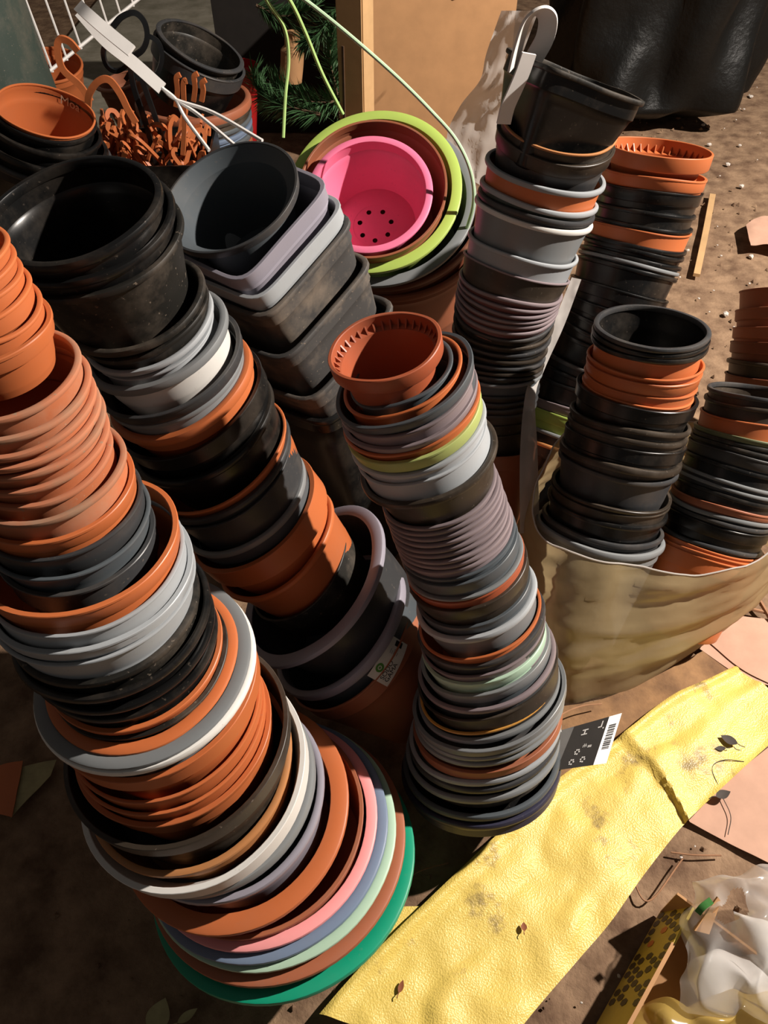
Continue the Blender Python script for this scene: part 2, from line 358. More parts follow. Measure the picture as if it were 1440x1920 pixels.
def stack(key, words, keys, items, Hk=1.7, base=None, gmin=.0045):
    """keys: (px, py, z, half-width px, roll) of rim centres; items: (mode, ..., style, body, rim, opts)"""
    keys = sorted(keys, key=lambda k: k[1])
    def P(cy): return at(interp(keys, cy, 0), cy, interp(keys, cy, 2))
    def N(cy):
        if len(keys[0]) > 5: return fit_axis(P(cy), interp(keys, cy, 4), interp(keys, cy, 5))
        n = (P(cy - 14) - P(cy + 14)).normalized(); rl = interp(keys, cy, 4)
        if rl: n = Matrix.Rotation(math.radians(rl), 3, (CAMP - P(cy)).normalized()) @ n
        return n
    res = []
    for it in items:
        mode = it[0]; opts = it[-1] if isinstance(it[-1], dict) else {}
        if mode == 'R':
            X, Y = it[1]; rest = it[2:]; cy = Y + 60; a = interp(keys, cy, 3)
            for _ in range(14):
                c = P(cy); n = N(cy); q = circle(c, n, a * depth(c) / F); x, y = max(q)
                a += .8 * (X - x) - 0; cy += .8 * (Y - y) if abs(Y - y) < 200 else 0
                a = max(30, a)
        elif mode == 'X':
            cy = it[1][1]; a = it[2]; rest = it[3:]
        else:
            Y = it[1]; rest = it[2:]; cy = Y - 60
            for _ in range(14):
                c = P(cy); n = N(cy); a = interp(keys, cy, 3) * opts.get('a', 1); q = circle(c, n, a * depth(c) / F); y = max(v[1] for v in q); cy += .8 * (Y - y)
        res.append([cy, a, rest, opts])
    for i in range(1, len(res)):      # keep nesting order
        while (P(res[i - 1][0]) - P(res[i][0])).dot(N(res[i][0])) < gmin and res[i][0] < 2200: res[i][0] += .7
    n_ = len(res); out = []; below = None
    for i in range(n_ - 1, -1, -1):
        cy, a, rest, opts = res[i]
        c = P(cy); n = N(cy); r = a * depth(c) / F
        gap = (c - P(res[i + 1][0])).dot(n) if i + 1 < n_ else .06
        s = math.sqrt(max(0, 1 - n.z * n.z)); rb = opts.get('rb', .66) * r
        H = (c.z - rb * s) / n.z
        if below: H = min((Hk if i > 2 else 1.6) * r * opts.get('h', 1), below[1] + gap - .005, H)
        H = max(H, .018)
        style, body = rest[0], rest[1]; rim = rest[2] if len(rest) > 2 and isinstance(rest[2], str) else None
        o = pot(c, n, r, H, style, body, rim, gap, taper=opts.get('taper', .13), rimk=opts.get('k', 1), lim=(gap, below[0]) if below else None)
        if i == n_ - 1: LAST['bottom_op'] = LAST['op']
        below = (LAST['inner'], H)
        idx = i + 1
        where = ORD[idx] + ' from top' if idx <= (n_ + 1) // 2 else (ORD[n_ - i] + ' from bottom')
        where = 'topmost' if idx == 1 else 'lowest' if idx == n_ else where
        lab = opts.get('label') or '%s pot %s, %s %s' % (PAL[body][3], RIMW[style], where, words)
        tag(o, lab, 'plant pot', 'pots ' + words); out.append((o, c, n, r, H)); 
    out.reverse()
    POTS[key] = out; return out

# ---- front left stack
A = [(-90, 490, 1.10, 110, 12, .46), (10, 720, .995, 145, 17, .53), (155, 1030, .803, 172, 22, .62), (184, 1108, .742, 183, 24, .65), (276, 1258, .595, 208, 34, .74), (330, 1376, .47, 205, 40, .77), (360, 1440, .395, 205, 46, .80), (415, 1482, .325, 205, 46, .82), (440, 1512, .275, 205, 46, .84), (478, 1535, .228, 205, 46, .84), (500, 1552, .197, 205, 46, .84), (518, 1575, .163, 205, 46, .84), (530, 1605, .13, 245, 46, .84)]
o_, od, b_, dg = 'orange', 'orangedirty', 'black', 'dgrey'
stack('A', 'of front left stack', A, [
 ('R', (19, 452), 'thin', o_), ('R', (31, 478), 'thin', o_), ('R', (43, 502), 'thin', o_), ('R', (60, 528), 'thin', o_), ('R', (79, 562), 'thin', o_), ('R', (95, 588), 'collar', o_),
 ('R', (152, 668), 'bead', od, 'rimsoil'), ('R', (170, 700), 'bead', od, 'rimsoil'), ('R', (181, 726), 'bead', od, 'rimsoil'), ('R', (190, 746), 'bead', od, 'rimsoil'), ('R', (197, 766), 'bead', od, 'rimsoil'), ('R', (205, 794), 'bead', od, 'rimsoil'), ('R', (212, 825), 'bead', od, 'rimsoil'),
 ('R', (236, 842), 'bead', od, 'rimsoil'), ('R', (250, 880), 'collar', o_), ('R', (266, 908), 'thin', dg), ('R', (282, 940), 'thin', 'slate'), ('R', (290, 972), 'collar', dg),
 ('R', (322, 962), 'collar', o_), ('R', (346, 1022), 'thin', 'lgrey'), ('R', (359, 1047), 'collar', 'lgrey'), ('R', (365, 1068), 'thin', 'lgrey'),
 ('R', (374, 1106), 'bead', 'blackdirty'), ('R', (394, 1122), 'bead', b_), ('R', (401, 1150), 'bead', b_), ('R', (406, 1172), 'bead', b_),
 ('R', (416, 1192), 'collar', o_), ('R', (424, 1205), 'collar', 'blackdirty'), ('R', (441, 1197), 'flat', o_, {'k': .7}), ('R', (461, 1190), 'flat', 'grey', {'k': .7}), ('R', (477, 1212), 'bead', 'lgrey', 'white'),
 ('R', (479, 1238), 'collar', o_), ('R', (488, 1290), 'thin', o_), ('R', (497, 1310), 'thin', o_), ('R', (506, 1330), 'collar', o_), ('X', (330, 1376), 212, 'collar', 'brownblack', {'k': .8}),
 ('X', (358, 1433), 197, 'bead', 'tanrim'), ('X', (361, 1441), 216, 'collar', 'white', {'k': 1.0}), ('X', (400, 1465), 200, 'bead', 'grey', {'k': 1.6}), ('X', (415, 1482), 196, 'bead', 'lav'),
 ('X', (440, 1512), 217, 'flat', o_, {'k': 1.1}), ('X', (478, 1535), 205, 'collar', 'terra', {'k': .7}), ('X', (494, 1543), 219, 'flat', 'pink', {'k': .6}), ('X', (500, 1551), 230, 'flat', 'denim', {'k': .6}), ('X', (505, 1559), 237, 'flat', 'mint', {'k': .5}),
 ('X', (518, 1575), 244, 'flat', 'terra', {'k': .7}), ('X', (530, 1605), 247, 'flat', 'green', {'k': .9, 'taper': .75, 'rb': .55, 'label': 'large emerald green planter at the very bottom of the front left stack'}),
], Hk=.8)

# ---- stack behind it, leaning left
B = [(152, 415, 1.0, 155, 19, .53), (268, 590, .87, 146, 27, .56), (342, 728, .745, 141, 33, .57), (465, 950, .516, 135, 42, .57), (597, 1112, .321, 165, 54, .54), (640, 1185, .245, 150, 52, .54)]
B_ = stack('B', 'of leaning sticker stack', B, [
 ('R', (303, 359), 'bead', b_, {'k': 1.3}), ('R', (327, 386), 'bead', b_, {'k': 1.1}), ('R', (342, 416), 'bead', 'blackdirty'), ('R', (383, 531), 'bead', 'blackdirty', {'k': 1.2}), ('R', (388, 550), 'bead', 'blackdirty'),
 ('R', (399, 572), 'bead', 'lgrey'), ('R', (401, 590), 'bead', 'lgrey'), ('R', (418, 580), 'bead', 'white', 'grey', {'k': 1.5}), ('R', (450, 632), 'collar', dg), ('R', (453, 652), 'bead', 'grey'),
 ('R', (469, 668), 'bead', o_, {'k': 1.6}), ('R', (489, 696), 'collar', b_), ('R', (510, 738), 'bead', b_, {'k': 1.2}), ('R', (535, 793), 'thin', o_), ('R', (541, 808), 'bead', dg), ('R', (546, 824), 'thin', dg),
 ('R', (569, 880), 'bead', 'slate', 'grey', {'k': 1.1}), ('R', (590, 900), 'collar', o_, {'k': 1.6}), ('R', (622, 966), 'bead', o_), ('R', (648, 1020), 'thin', 'blackdirty'),
 ('R', (717, 1018), 'flat', dg, 'lav', {'k': .8}), ('R', (750, 1098), 'bead', 'slate', 'lav', {'k': 1.5}), ('R', (765, 1140), 'thin', 'terra', {'label': 'large terracotta pot with white paper sticker, lowest of leaning stack', 'taper': .2}),
], Hk=.8)

BOP = LAST['bottom_op']
# ---- centre stack
C = [(722, 650, .895, 113, 17, .555), (747, 687, .865, 130, 26, .545), (775, 785, .787, 122, 24, .58), (826, 925, .664, 113, 22, .62), (890, 1115, .476, 118, 21, .66), (914, 1298, .278, 143, 19, .69), (902, 1385, .175, 147, 9, .72), (899, 1438, .11, 147, 4, .75)]
mv = 'mauve'
stack('C', 'of centre stack', C, [
 ('B', 717, 'ribbed', 'brownor', {'label': 'brick-brown pot with ribbed inner collar on top of the centre stack'}), ('R', (848, 664), 'bead', 'slate'), ('R', (862, 662), 'thin', o_), ('R', (873, 645), 'collar', 'slate'), ('R', (890, 694), 'thin', mv), ('R', (895, 718), 'collar', mv), ('R', (899, 732), 'thin', o_), ('R', (902, 748), 'collar', 'limepot'),
 ('R', (909, 772), 'bead', 'lgrey'), ('R', (912, 796), 'thin', 'lgrey'), ('R', (931, 826), 'bead', 'brownblack', {'k': 1.2})]
 + [('B', y, 'bead', mv, {'k': .8}) for y in (992, 1003, 1013, 1024, 1035, 1045, 1055, 1065, 1075)] +
 [('B', 1088, 'thin', 'slate'), ('B', 1099, 'collar', 'slate'), ('B', 1126, 'bead', 'grey'), ('B', 1132, 'thin', 'brownor'), ('B', 1147, 'collar', 'brownblack'), ('B', 1178, 'collar', 'slate', {'a': .95}),
 ('B', 1200, 'bead', 'grey', 'lgrey', {'k': 1.3}), ('B', 1238, 'thin', o_, {'a': .98}), ('B', 1251, 'bead', dg), ('B', 1270, 'thin', mv, {'a': .97}), ('B', 1284, 'collar', 'mint', {'a': .93}), ('B', 1306, 'collar', 'slate', 'grey', {'a': .95}),
 ('B', 1334, 'bead', dg, mv, {'k': .9}), ('B', 1352, 'thin', 'brownblack'), ('B', 1377, 'thin', 'brownblack', 'amber', {'a': .94, 'h': .3}), ('B', 1390, 'bead', 'grey', {'a': .96, 'h': .16}), ('B', 1410, 'collar', dg, 'grey', {'a': 1.03, 'h': .16}), ('B', 1422, 'bead', 'grey', {'k': .8, 'h': .16}), ('B', 1433, 'bead', 'grey', {'k': .8, 'a': .99, 'h': .16}),
 ('B', 1449, 'collar', 'terra', {'a': .97, 'h': .16}), ('B', 1469, 'bead', 'grey', 'lgrey', {'a': .98, 'k': .9, 'h': .2}), ('B', 1481, 'bead', dg, {'a': .98, 'h': .25}), ('B', 1501, 'bead', 'blackdirty', 'grey', {'a': .98, 'h': .3}), ('B', 1533, 'bead', b_, 'slate', {'a': 1.0, 'h': .4}), ('B', 1550, 'bead', 'navy', {'a': 1.02, 'taper': .7, 'rb': .55})], Hk=.8)

# ---- tall rear stack under the tilted square pot
D = [(1040, 264, .87, 112, 0), (1000, 398, .745, 113, 0), (978, 470, .675, 106, 0), (955, 545, .60, 98, 0), (940, 625, .50, 92, 0), (930, 700, .415, 84, 0), (925, 800, .30, 74, 0)]
stack('D', 'of rear stack under tilted square pot', D, [
 ('B', 291, 'thin', 'brownblack', 'tanrim'), ('B', 311, 'collar', dg, 'brownblack'), ('B', 362, 'bead', o_, 'lgrey', {'a': 1.03}), ('B', 400, 'bead', 'dgreen', 'lgrey'), ('B', 417, 'bead', dg), ('B', 433, 'bead', 'grey', 'white'),
 ('B', 497, 'bead', 'lgrey', {'k': .8}), ('B', 533, 'thin', 'brownblack', mv)]
 + [('B', y, 'bead', 'maroon', mv, {'k': .8}) for y in (571, 583, 594, 605, 615, 626)] + [('B', y, 'bead', b_, 'brownblack' if i % 2 else dg, {'k': .85}) for i, y in enumerate((639, 655, 667, 679, 691, 702, 711))]
 + [('B', 722, 'bead', 'slate', 'grey', {'k': .9})] + [('B', y, 'bead', 'brownblack', dg, {'k': .8}) for y in (746, 757, 769, 781)] + [('B', 800, 'thin', 'brownblack'), ('B', 818, 'thin', 'brownblack'), ('B', 858, 'thin', 'terra', {'a': 1.15})], Hk=.8)

# ---- far right stack on bare soil
E_ = [(1240, 265, .80, 98, 0), (1205, 400, .67, 96, 0), (1188, 460, .61, 96, 0), (1150, 570, .50, 92, 0), (1095, 700, .345, 86, 0), (1060, 800, .235, 84, 0)]
stack('E', 'of far right stack', E_, [
 ('B', 299, 'ribbed', o_, {'label': 'bright orange pot with ribbed inner collar on the far right stack'}), ('B', 340, 'collar', o_), ('B', 366, 'collar', b_), ('B', 406, 'bead', b_, {'k': .9}), ('B', 433, 'bead', b_), ('B', 442, 'thin', o_), ('B', 473, 'bead', b_), ('B', 484, 'bead', b_), ('B', 502, 'bead', b_), ('B', 513, 'bead', b_, 'grey', {'k': .8}), ('B', 524, 'bead', b_),
 ('B', 566, 'collar', b_), ('B', 600, 'collar', b_), ('B', 628, 'bead', b_), ('B', 650, 'bead', b_), ('B', 668, 'bead', b_), ('B', 712, 'bead', b_, 'dgrey'), ('B', 730, 'bead', b_), ('B', 748, 'bead', b_), ('B', 784, 'collar', mv), ('B', 802, 'collar', 'lime'), ('B', 836, 'bead', b_, 'grey'), ('B', 858, 'bead', b_, 'tanrim')], Hk=.8)

# ---- two stacks in the plastic bag
Fs = [(1224, 604, .65, 106, 0), (1205, 690, .565, 110, 0), (1190, 745, .51, 112, 0), (1160, 860, .40, 110, 0), (1132, 965, .29, 112, 0)]
stack('F', 'of left stack in plastic bag', Fs, [
 ('B', 655, 'bead', b_, 'dgrey', {'k': 1.4}), ('B', 666, 'bead', b_), ('B', 676, 'bead', b_), ('B', 683, 'thin', o_, {'a': .92}), ('B', 712, 'thin', o_, {'a': .98}), ('B', 723, 'collar', o_, {'a': .96}), ('B', 748, 'thin', o_, {'a': .94}), ('B', 766, 'thin', o_, {'a': .93}),
 ('B', 773, 'collar', b_), ('B', 814, 'bead', 'brownblack'), ('B', 832, 'bead', 'brownblack'), ('B', 850, 'collar', b_), ('B', 884, 'bead', 'brownblack', {'k': 1.4, 'a': 1.03}), ('B', 905, 'bead', dg), ('B', 961, 'collar', 'brownblack'), ('B', 970, 'thin', 'brownblack'), ('B', 989, 'bead', b_), ('B', 1023, 'bead', dg), ('B', 1042, 'bead', 'grey', {'k': 1.2, 'a': 1.06})], Hk=.8)
Gs = [(1432, 686, .52, 86, 0), (1398, 820, .395, 94, 0), (1362, 920, .30, 96, 0), (1335, 996, .225, 94, 0)]
stack('G', 'of right stack in plastic bag', Gs, [
 ('B', 752, 'bead', 'brownblack', dg, {'k': 1.1}), ('B', 772, 'bead', 'brownblack'), ('B', 802, 'thin', o_), ('B', 834, 'collar', 'sage'), ('B', 846, 'bead', 'blackdirty'), ('B', 858, 'bead', 'blackdirty'), ('B', 872, 'collar', dg), ('B', 898, 'bead', b_), ('B', 925, 'bead', dg, 'grey', {'k': .8}), ('B', 936, 'bead', dg, 'grey', {'k': .8}), ('B', 948, 'bead', b_),
 ('B', 968, 'collar', 'terra'), ('B', 983, 'bead', dg, 'grey'), ('B', 994, 'bead', dg), ('B', 1004, 'collar', b_), ('B', 1040, 'bead', b_, dg), ('B', 1050, 'thin', o_, {'a': 1.02}), ('B', 1058, 'thin', o_, {'a': 1.04}), ('B', 1066, 'thin', o_, {'a': 1.05})], Hk=.8)
Hs = [(1490, 500, .47, 90, 0), (1470, 640, .33, 92, 0), (1450, 740, .22, 92, 0)]
stack('H', 'of stack cut by right photo edge', Hs, [
 ('B', 555, 'thin', 'terra'), ('B', 590, 'collar', 'terra'), ('B', 622, 'collar', 'terra'), ('B', 650, 'collar', 'brown'), ('B', 690, 'bead', 'brownblack'), ('B', 720, 'thin', 'brown'), ('B', 750, 'bead', b_)], Hk=.8)

# ---- upper left stack
Ks = [(86, y, aty(86, y, 1.93).z, a, 0) for y, a in ((226, 96), (246, 104), (290, 122), (400, 120))]
K_ = stack('K', 'of upper left stack', Ks, [
 ('B', 258, 'thin', o_, {'label': 'orange pot with pale scrawled writing inside, topmost of upper left stack'}), ('B', 266, 'bead', b_), ('B', 290, 'bead', b_, {'k': 1.2}), ('B', 320, 'bead', b_, {'k': 1.3}), ('B', 345, 'bead', b_, dg)], Hk=.8)

# ---- square pots with a round one on top, leaning left
def sq(n): return lambda a: (abs(math.cos(a)) ** n + abs(math.sin(a)) ** n) ** (-1 / n)
IY = 1.20
SPIN = math.radians(52)
def ipot(px, py, half, y, style, body, rim, gap, H, theta, asp, lab, rho, spin=SPIN, k=1, taper=.10, lim=None):
    c = aty(px, py, y); n = orient(c, theta, asp); r = half * depth(c) / F
    o = pot(c, n, r, H, style, body, rim, gap, taper=taper, rho=rho, spin=spin, seg=96, rimk=k, wob=.5, lim=lim, name='square_pot' if rho else 'plant_pot')
    tag(o, lab, 'plant pot', 'square pots in the leaning stack'); return o, c, n, r
s7 = sq(7)
ipot(428, 366, 137, IY, 'collar', 'slate', dg, .03, .15, 32, .60, 'round slate pot nested inside the topmost square pot', None, k=.5, taper=.2, lim=(.02, lambda d: .094 - .12 * d))
ipot(448, 396, 133, IY, 'collar', 'lav', None, .035, .22, 32, .60, 'lavender grey square pot, topmost of the leaning square stack', s7)
ipot(478, 438, 133, IY, 'collar', 'lgrey', None, .035, .22, 32, .57, 'light blue-grey square pot, second from top of square stack', s7)
ipot(492, 470, 136, IY, 'bead', 'dusty', None, .07, .22, 32, .57, 'dusty black square pot directly below the light blue-grey one', s7)
ipot(527, 550, 136, IY, 'bead', 'dusty', None, .07, .22, 32, .57, 'dusty black square pot, fourth in the square stack', s7)
ipot(575, 632, 134, IY, 'bead', 'dusty', None, .07, .22, 32, .57, 'dusty black square pot, fifth in the square stack', s7)
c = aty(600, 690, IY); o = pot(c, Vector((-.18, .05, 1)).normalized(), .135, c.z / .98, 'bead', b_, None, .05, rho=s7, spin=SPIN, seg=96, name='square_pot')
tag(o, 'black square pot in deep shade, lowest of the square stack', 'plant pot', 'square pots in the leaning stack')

# ---- pink bowl nested in a hanging basket
JY = 1.80
def jpot(px, py, half, y, style, body, rim, H, theta, asp, lab, k=1, taper=.2, floor=True, gap=.05):
    c = aty(px, py, y); n = orient(c, theta, asp); r = half * depth(c) / F
    o = pot(c, n, r, H, style, body, rim, gap, taper=taper, rimk=k, seg=96, wob=.4, floor=floor)
    tag(o, lab, 'plant pot', 'bowls nested around the pink one'); return o, c, n, r, H
J1 = jpot(692, 362, 120, JY - .05, 'flat', 'hotpink', None, .145, 12, .84, 'hot pink bowl with round drainage holes inside the terracotta pot', k=.62, taper=.22, floor=False)
J1OP = LAST['op']
jpot(697, 352, 141, JY - .03, 'collar', 'terra', None, .17, 12, .84, 'terracotta pot between the pink bowl and lime basket', k=.5)
J3 = jpot(700, 356, 166, JY, 'flat', 'lime', None, .19, 14, .84, 'lime green hanging basket with three cords', k=.9)
jpot(716, 378, 176, JY + .03, 'flat', 'slate', 'grey', .19, 14, .80, 'grey bowl holding the lime green hanging basket', k=.9)
jpot(738, 418, 160, JY + .06, 'bead', 'brown', None, .19, 12, .66, 'dark brown pot below the grey bowl', k=1.2)
jpot(752, 455, 150, JY + .07, 'bead', 'terra', None, .20, 10, .60, 'terracotta pot below the dark brown pot behind square pots', k=1.2)
c = aty(760, 500, JY + .12); o = pot(c, orient(c, 4, .5), .17, .30, 'bead', 'brown', None); tag(o, 'shaded brown pot at the foot of the pink bowl set', 'plant pot', 'bowls nested around the pink one')

# pink bowl floor with real holes
o, c, n, r, H = J1
bm = bmesh.new(); R0 = J1OP[-1][1] * .552
def ringv(cx, cy, rr, k): 
    vs_ = [bm.verts.new((cx + rr * math.cos(2 * PI * i / k), cy + rr * math.sin(2 * PI * i / k), .0035)) for i in range(k)]
    return [bm.edges.new((vs_[i], vs_[(i + 1) % k])) for i in range(k)]
ed = ringv(0, 0, R0, 48)
for i in range(7):
    a = 2 * PI * i / 7 + .2; ed += ringv(R0 * .72 * math.cos(a), R0 * .72 * math.sin(a), .0062, 16)
bmesh.ops.triangle_fill(bm, use_beauty=True, use_dissolve=False, edges=ed)
me = bpy.data.meshes.new('base_disc'); bm.to_mesh(me); bm.free(); link('base_disc', me, 'hotpink', o)
# cords of the hanging basket (its own parts)
o, c, n, r, H = J3
Mi = o.matrix_world.inverted() if False else frame(c - n * H, n).inverted()
def cord(pix, mat):
    pts = [Mi @ aty(x, y, Y) for x, y, Y in pix]; tube('cord', pts, .0042, mat, o, seg=8)
cord([(478, -60, JY + .10), (500, 0, JY + .12), (532, 50, JY + .14), (541, 110, JY + .15), (535, 180, JY + .13), (531, 258, JY + .10)], 'limecord')
cord([(500, -60, JY + .10), (543, 0, JY + .12), (572, 60, JY + .15), (605, 140, JY + .17), (643, 214, JY + .18)], 'limecord')
cord([(500, -50, JY + .05), (575, 2, JY + .05), (660, 70, JY + .02), (745, 145, JY), (810, 210, JY - .03), (855, 262, JY - .06), (882, 320, JY - .08), (888, 380, JY - .08), (872, 440, JY - .06)], 'limecordpale')

# ---- tilted black square pot on the rear stack
DY = 1.43
c = aty(1078, 138, DY); n = orient(c, -25, .03)
hpx = 112 * depth(c) / F
o = pot(c, n, hpx, .155, 'bead', b_, 'blackdirty', .05, rho=sq(8), spin=math.radians(14), seg=96, name='square_pot', taper=.17)
tag(o, 'tilted glossy black square pot on top of the rear stack', 'plant pot')

# ---- sticker on the terracotta pot of the leaning stack
def text_mesh(s, size):
    cu = bpy.data.curves.new('t', 'FONT'); cu.body = s; cu.size = size; cu.align_x = 'CENTER'; cu.resolution_u = 3
    ob = bpy.data.objects.new('t', cu); COL.objects.link(ob); dg_ = bpy.context.evaluated_depsgraph_get(); dg_.update()
    me = bpy.data.meshes.new_from_object(ob.evaluated_get(dg_)); V = [v.co.copy() for v in me.vertices]; Fc = [tuple(p.vertices) for p in me.polygons]
    bpy.data.objects.remove(ob); bpy.data.curves.remove(cu); bpy.data.meshes.remove(me); return V, Fc
def ray_cone(px, py, c, n, r, H, k):
    """angle and height on a pot wall hit by a pixel (wall ~ cone)"""
    d = ray(px, py); best = None
    for i in range(400):
        t = .7 + .9 * i / 400; p = CAMP + d * t; q = p - c; h = q.dot(n); rr = (q - n * h).length
        e = rr - (r * (1 + k * h / H))
        if -H < h < 0 and e < 0: best = p; break
    return best
o, c, n, r, H = B_[-1]
base_m = frame(c - n * H, n); inv = base_m.inverted()
OP = BOP
def wall_r(z):
    d = H - z
    for (d0, q0), (d1, q1) in zip(OP, OP[1:]):
        if d0 <= d <= d1: return q0 + (q1 - q0) * (d - d0) / (d1 - d0)
    return OP[0][1] if d < OP[0][0] else OP[-1][1]
def wall_pt(a, z, off): q = wall_r(z) + off; return Vector((q * math.cos(a), q * math.sin(a), z))
hit = ray_cone(718, 1240, c, n, r, H, .12)
if hit is None: hit = c - n * .06 + Vector((.1, -.1, 0))
l = inv @ hit; a0 = math.atan2(l.y, l.x); z0 = l.z; rw = wall_r(z0)
def wrapm(V2, off, rot, sx=1.0, flip=1):
    out = []
    for v in V2:
        u = v[0] * math.cos(rot) - v[1] * math.sin(rot); w_ = v[0] * math.sin(rot) + v[1] * math.cos(rot)
        out.append(wall_pt(a0 + u / rw, z0 + w_, off))
    return out
ROT = math.radians(8)
def grid2(x0, x1, y0, y1, nx=10, ny=4):
    V = [(x0 + (x1 - x0) * i / nx, y0 + (y1 - y0) * j / ny) for j in range(ny + 1) for i in range(nx + 1)]
    return V, [(j * (nx + 1) + i, j * (nx + 1) + i + 1, (j + 1) * (nx + 1) + i + 1, (j + 1) * (nx + 1) + i) for j in range(ny) for i in range(nx)]
V2, F2 = grid2(-.034, .046, -.0235, .0235, 24, 24); lab = mk('paper_sticker', wrapm(V2, .0009, ROT), F2, 'sticker', o); lab['label'] = 'white paper sticker with green round logo and lettering'
def on_label(name, V2, F2, mat, dx=0, dy=0, rot=0, off=.0013):
    cr, sr = math.cos(rot), math.sin(rot)
    return mk(name, wrapm([(v[0] * cr - v[1] * sr + dx, v[0] * sr + v[1] * cr + dy) for v in V2], off, ROT), F2, mat, lab)
TR = math.radians(25)
for s, dy in (('SODO', -.0085), ('GAMA', -.0185)):
    V2, F2 = text_mesh(s, .0125); on_label('lettering', V2, F2, 'ink', -.010, dy, 0)
def ann(r0, r1, k=28, sx=1.0):
    V = [(rr * math.cos(2 * PI * i / k) * sx, rr * math.sin(2 * PI * i / k)) for rr in (r0, r1) for i in range(k)]
    return V, [(i, (i + 1) % k, k + (i + 1) % k, k + i) for i in range(k)]
on_label('logo', *ann(.004, .0082), 'inkgreen', -.012, .0115); on_label('logo_dot', *ann(.0003, .0022), 'inkgreen', -.012, .0115)
q = []
for i in range(5): q.append(([(.018 + .0 * i, .004 * i - .009), (.018 + .006 + .002 * (i % 3), .004 * i - .009), (.018 + .006 + .002 * (i % 3), .004 * i - .0075), (.018, .004 * i - .0075)], [(0, 1, 2, 3)]))
on_label('small_print', *merge(q), 'inkgrey'); on_label('printed_block', [(.033, -.012), (.043, -.012), (.043, .004), (.033, .004)], [(0, 1, 2, 3)], 'ink')

# ---- scrawl inside the orange pot of the upper left stack
o, c, n, r, H = K_[0]
V2, F2 = text_mesh('Moa', .030); rr = r - .006; ac = math.radians(72); out = []
for v in V2:
    a = ac - v.x / rr; out.append(Vector(((rr) * math.cos(a), (rr) * math.sin(a), H - .032 + v.y)))
mk('handwriting', out, [tuple(reversed(f)) for f in F2], 'chalk', o)

# ---- barcode tag on the centre stack
t0 = [at(1010, 1449, .175), at(1045, 1371, .175), at(1166, 1337, .135), at(1137, 1431, .135)]
te = empty('hang_tag', t0[0]); tag(te, 'black cardboard hang tag with barcode tied to the centre stack', 'tag')
ti = Matrix.Translation(-t0[0])
def tp(u, v, off=0):
    nn = (t0[3] - t0[0]).cross(t0[1] - t0[0]).normalized(); nn = nn if nn.z > 0 else -nn
    p = t0[0].lerp(t0[3], u).lerp(t0[1].lerp(t0[2], u), v); return ti @ (p + nn * off)
def tquad(name, u0, u1, v0, v1, mat, off, thick=.0004, parent=te):
    V, Fc = hull_box(tp(u0, v0, off), tp(u1, v0, off), tp(u1, v1, off), tp(u0, v1, off), thick); return mk(name, V, Fc, mat, parent)
tquad('card', 0, .80, 0, 1, 'tagblack', 0, .001); tquad('tape_end', -.02, .25, .0, 1.0, 'tagtape', .0008); st_ = tquad('barcode_strip', .80, 1.0, 0, 1, 'paper', 0, .001)
x = .30; bars = []
random.seed(3)
while x < .80:
    wv = random.choice((.012, .02, .032)); V, Fc = hull_box(tp(.845, x, .0012), tp(.955, x, .0012), tp(.955, x + wv, .0012), tp(.845, x + wv, .0012), .0002); bars.append((V, Fc)); x += wv + random.choice((.012, .02))
mk('barcode', *merge(bars), 'ink', st_)
marks = []
def glyph(u, v, w_, h_): marks.append(hull_box(tp(u, v, .0012), tp(u + w_, v, .0012), tp(u + w_, v + h_, .0012), tp(u, v + h_, .0012), .0002))
for u, v in ((.42, .12), (.58, .14), (.45, .33)):
    for i in range(6): glyph(u + .03 * math.cos(i), v + .05 * math.sin(i), .022, .03)
for i in range(5): glyph(.52 + .012 * i, .42 + .03 * (i % 2), .008, .05); glyph(.60 + .012 * i, .40, .008, .05)
for q_ in ((.42, .72, .09, .025), (.42, .82, .09, .025), (.455, .72, .02, .12), (.70, .80, .02, .14), (.74, .76, .02, .03), (.66, .80, .05, .025)): glyph(*q_)
mk('printed_marks', *merge(marks), 'inkgrey', te)
tube('string', [ti @ at(1015, 1400, .185), ti @ at(1046, 1352, .19), ti @ at(1052, 1372, .177)], .0009, 'whiteplastic', te, seg=6)

# ------------------------------------------------------------------ plastic bag around two stacks
def loop_pts(pts, n):
    P = [Vector(p) for p in pts]; P2 = P + [P[0]]; L = [0]
    for i in range(len(P)): L.append(L[-1] + (P2[i + 1] - P2[i]).length)
    # closed catmull, resampled by index
    out = []; m = len(P)
    for k in range(n):
        s = L[-1] * k / n; i = max(j for j in range(m) if L[j] <= s); t = (s - L[i]) / (L[i + 1] - L[i])
        p0, p1, p2, p3 = P[i - 1], P[i], P[(i + 1) % m], P[(i + 2) % m]
        out.append(.5 * (2 * p1 + (p2 - p0) * t + (2 * p0 - 5 * p1 + 4 * p2 - p3) * t * t + (3 * p1 - p0 - 3 * p2 + p3) * t ** 3))
    return out
g0 = at
low = [g0(1003, 1215), g0(1050, 1312), g0(1120, 1308), g0(1195, 1288), g0(1300, 1222), g0(1390, 1150), Vector((.93, 1.12, 0)), Vector((.88, 1.27, 0)), Vector((.66, 1.29, 0)), Vector((.42, 1.25, 0)), Vector((.31, 1.12, 0))]
top = [at(1006, 985, .30), at(1055, 1030, .315), at(1130, 1052, .315), at(1190, 1058, .30), at(1285, 1077, .285), at(1430, 1042, .285), Vector((.86, 1.08, .33)), Vector((.84, 1.22, .35)), Vector((.66, 1.25, .35)), Vector((.42, 1.22, .38)), Vector((.315, 1.10, .34))]
NL, NR = 150, 34
lp, tp_ = loop_pts(low, NL), loop_pts(top, NL); V = []; Fc = []
cen = Vector((.6, 1.06, 0))
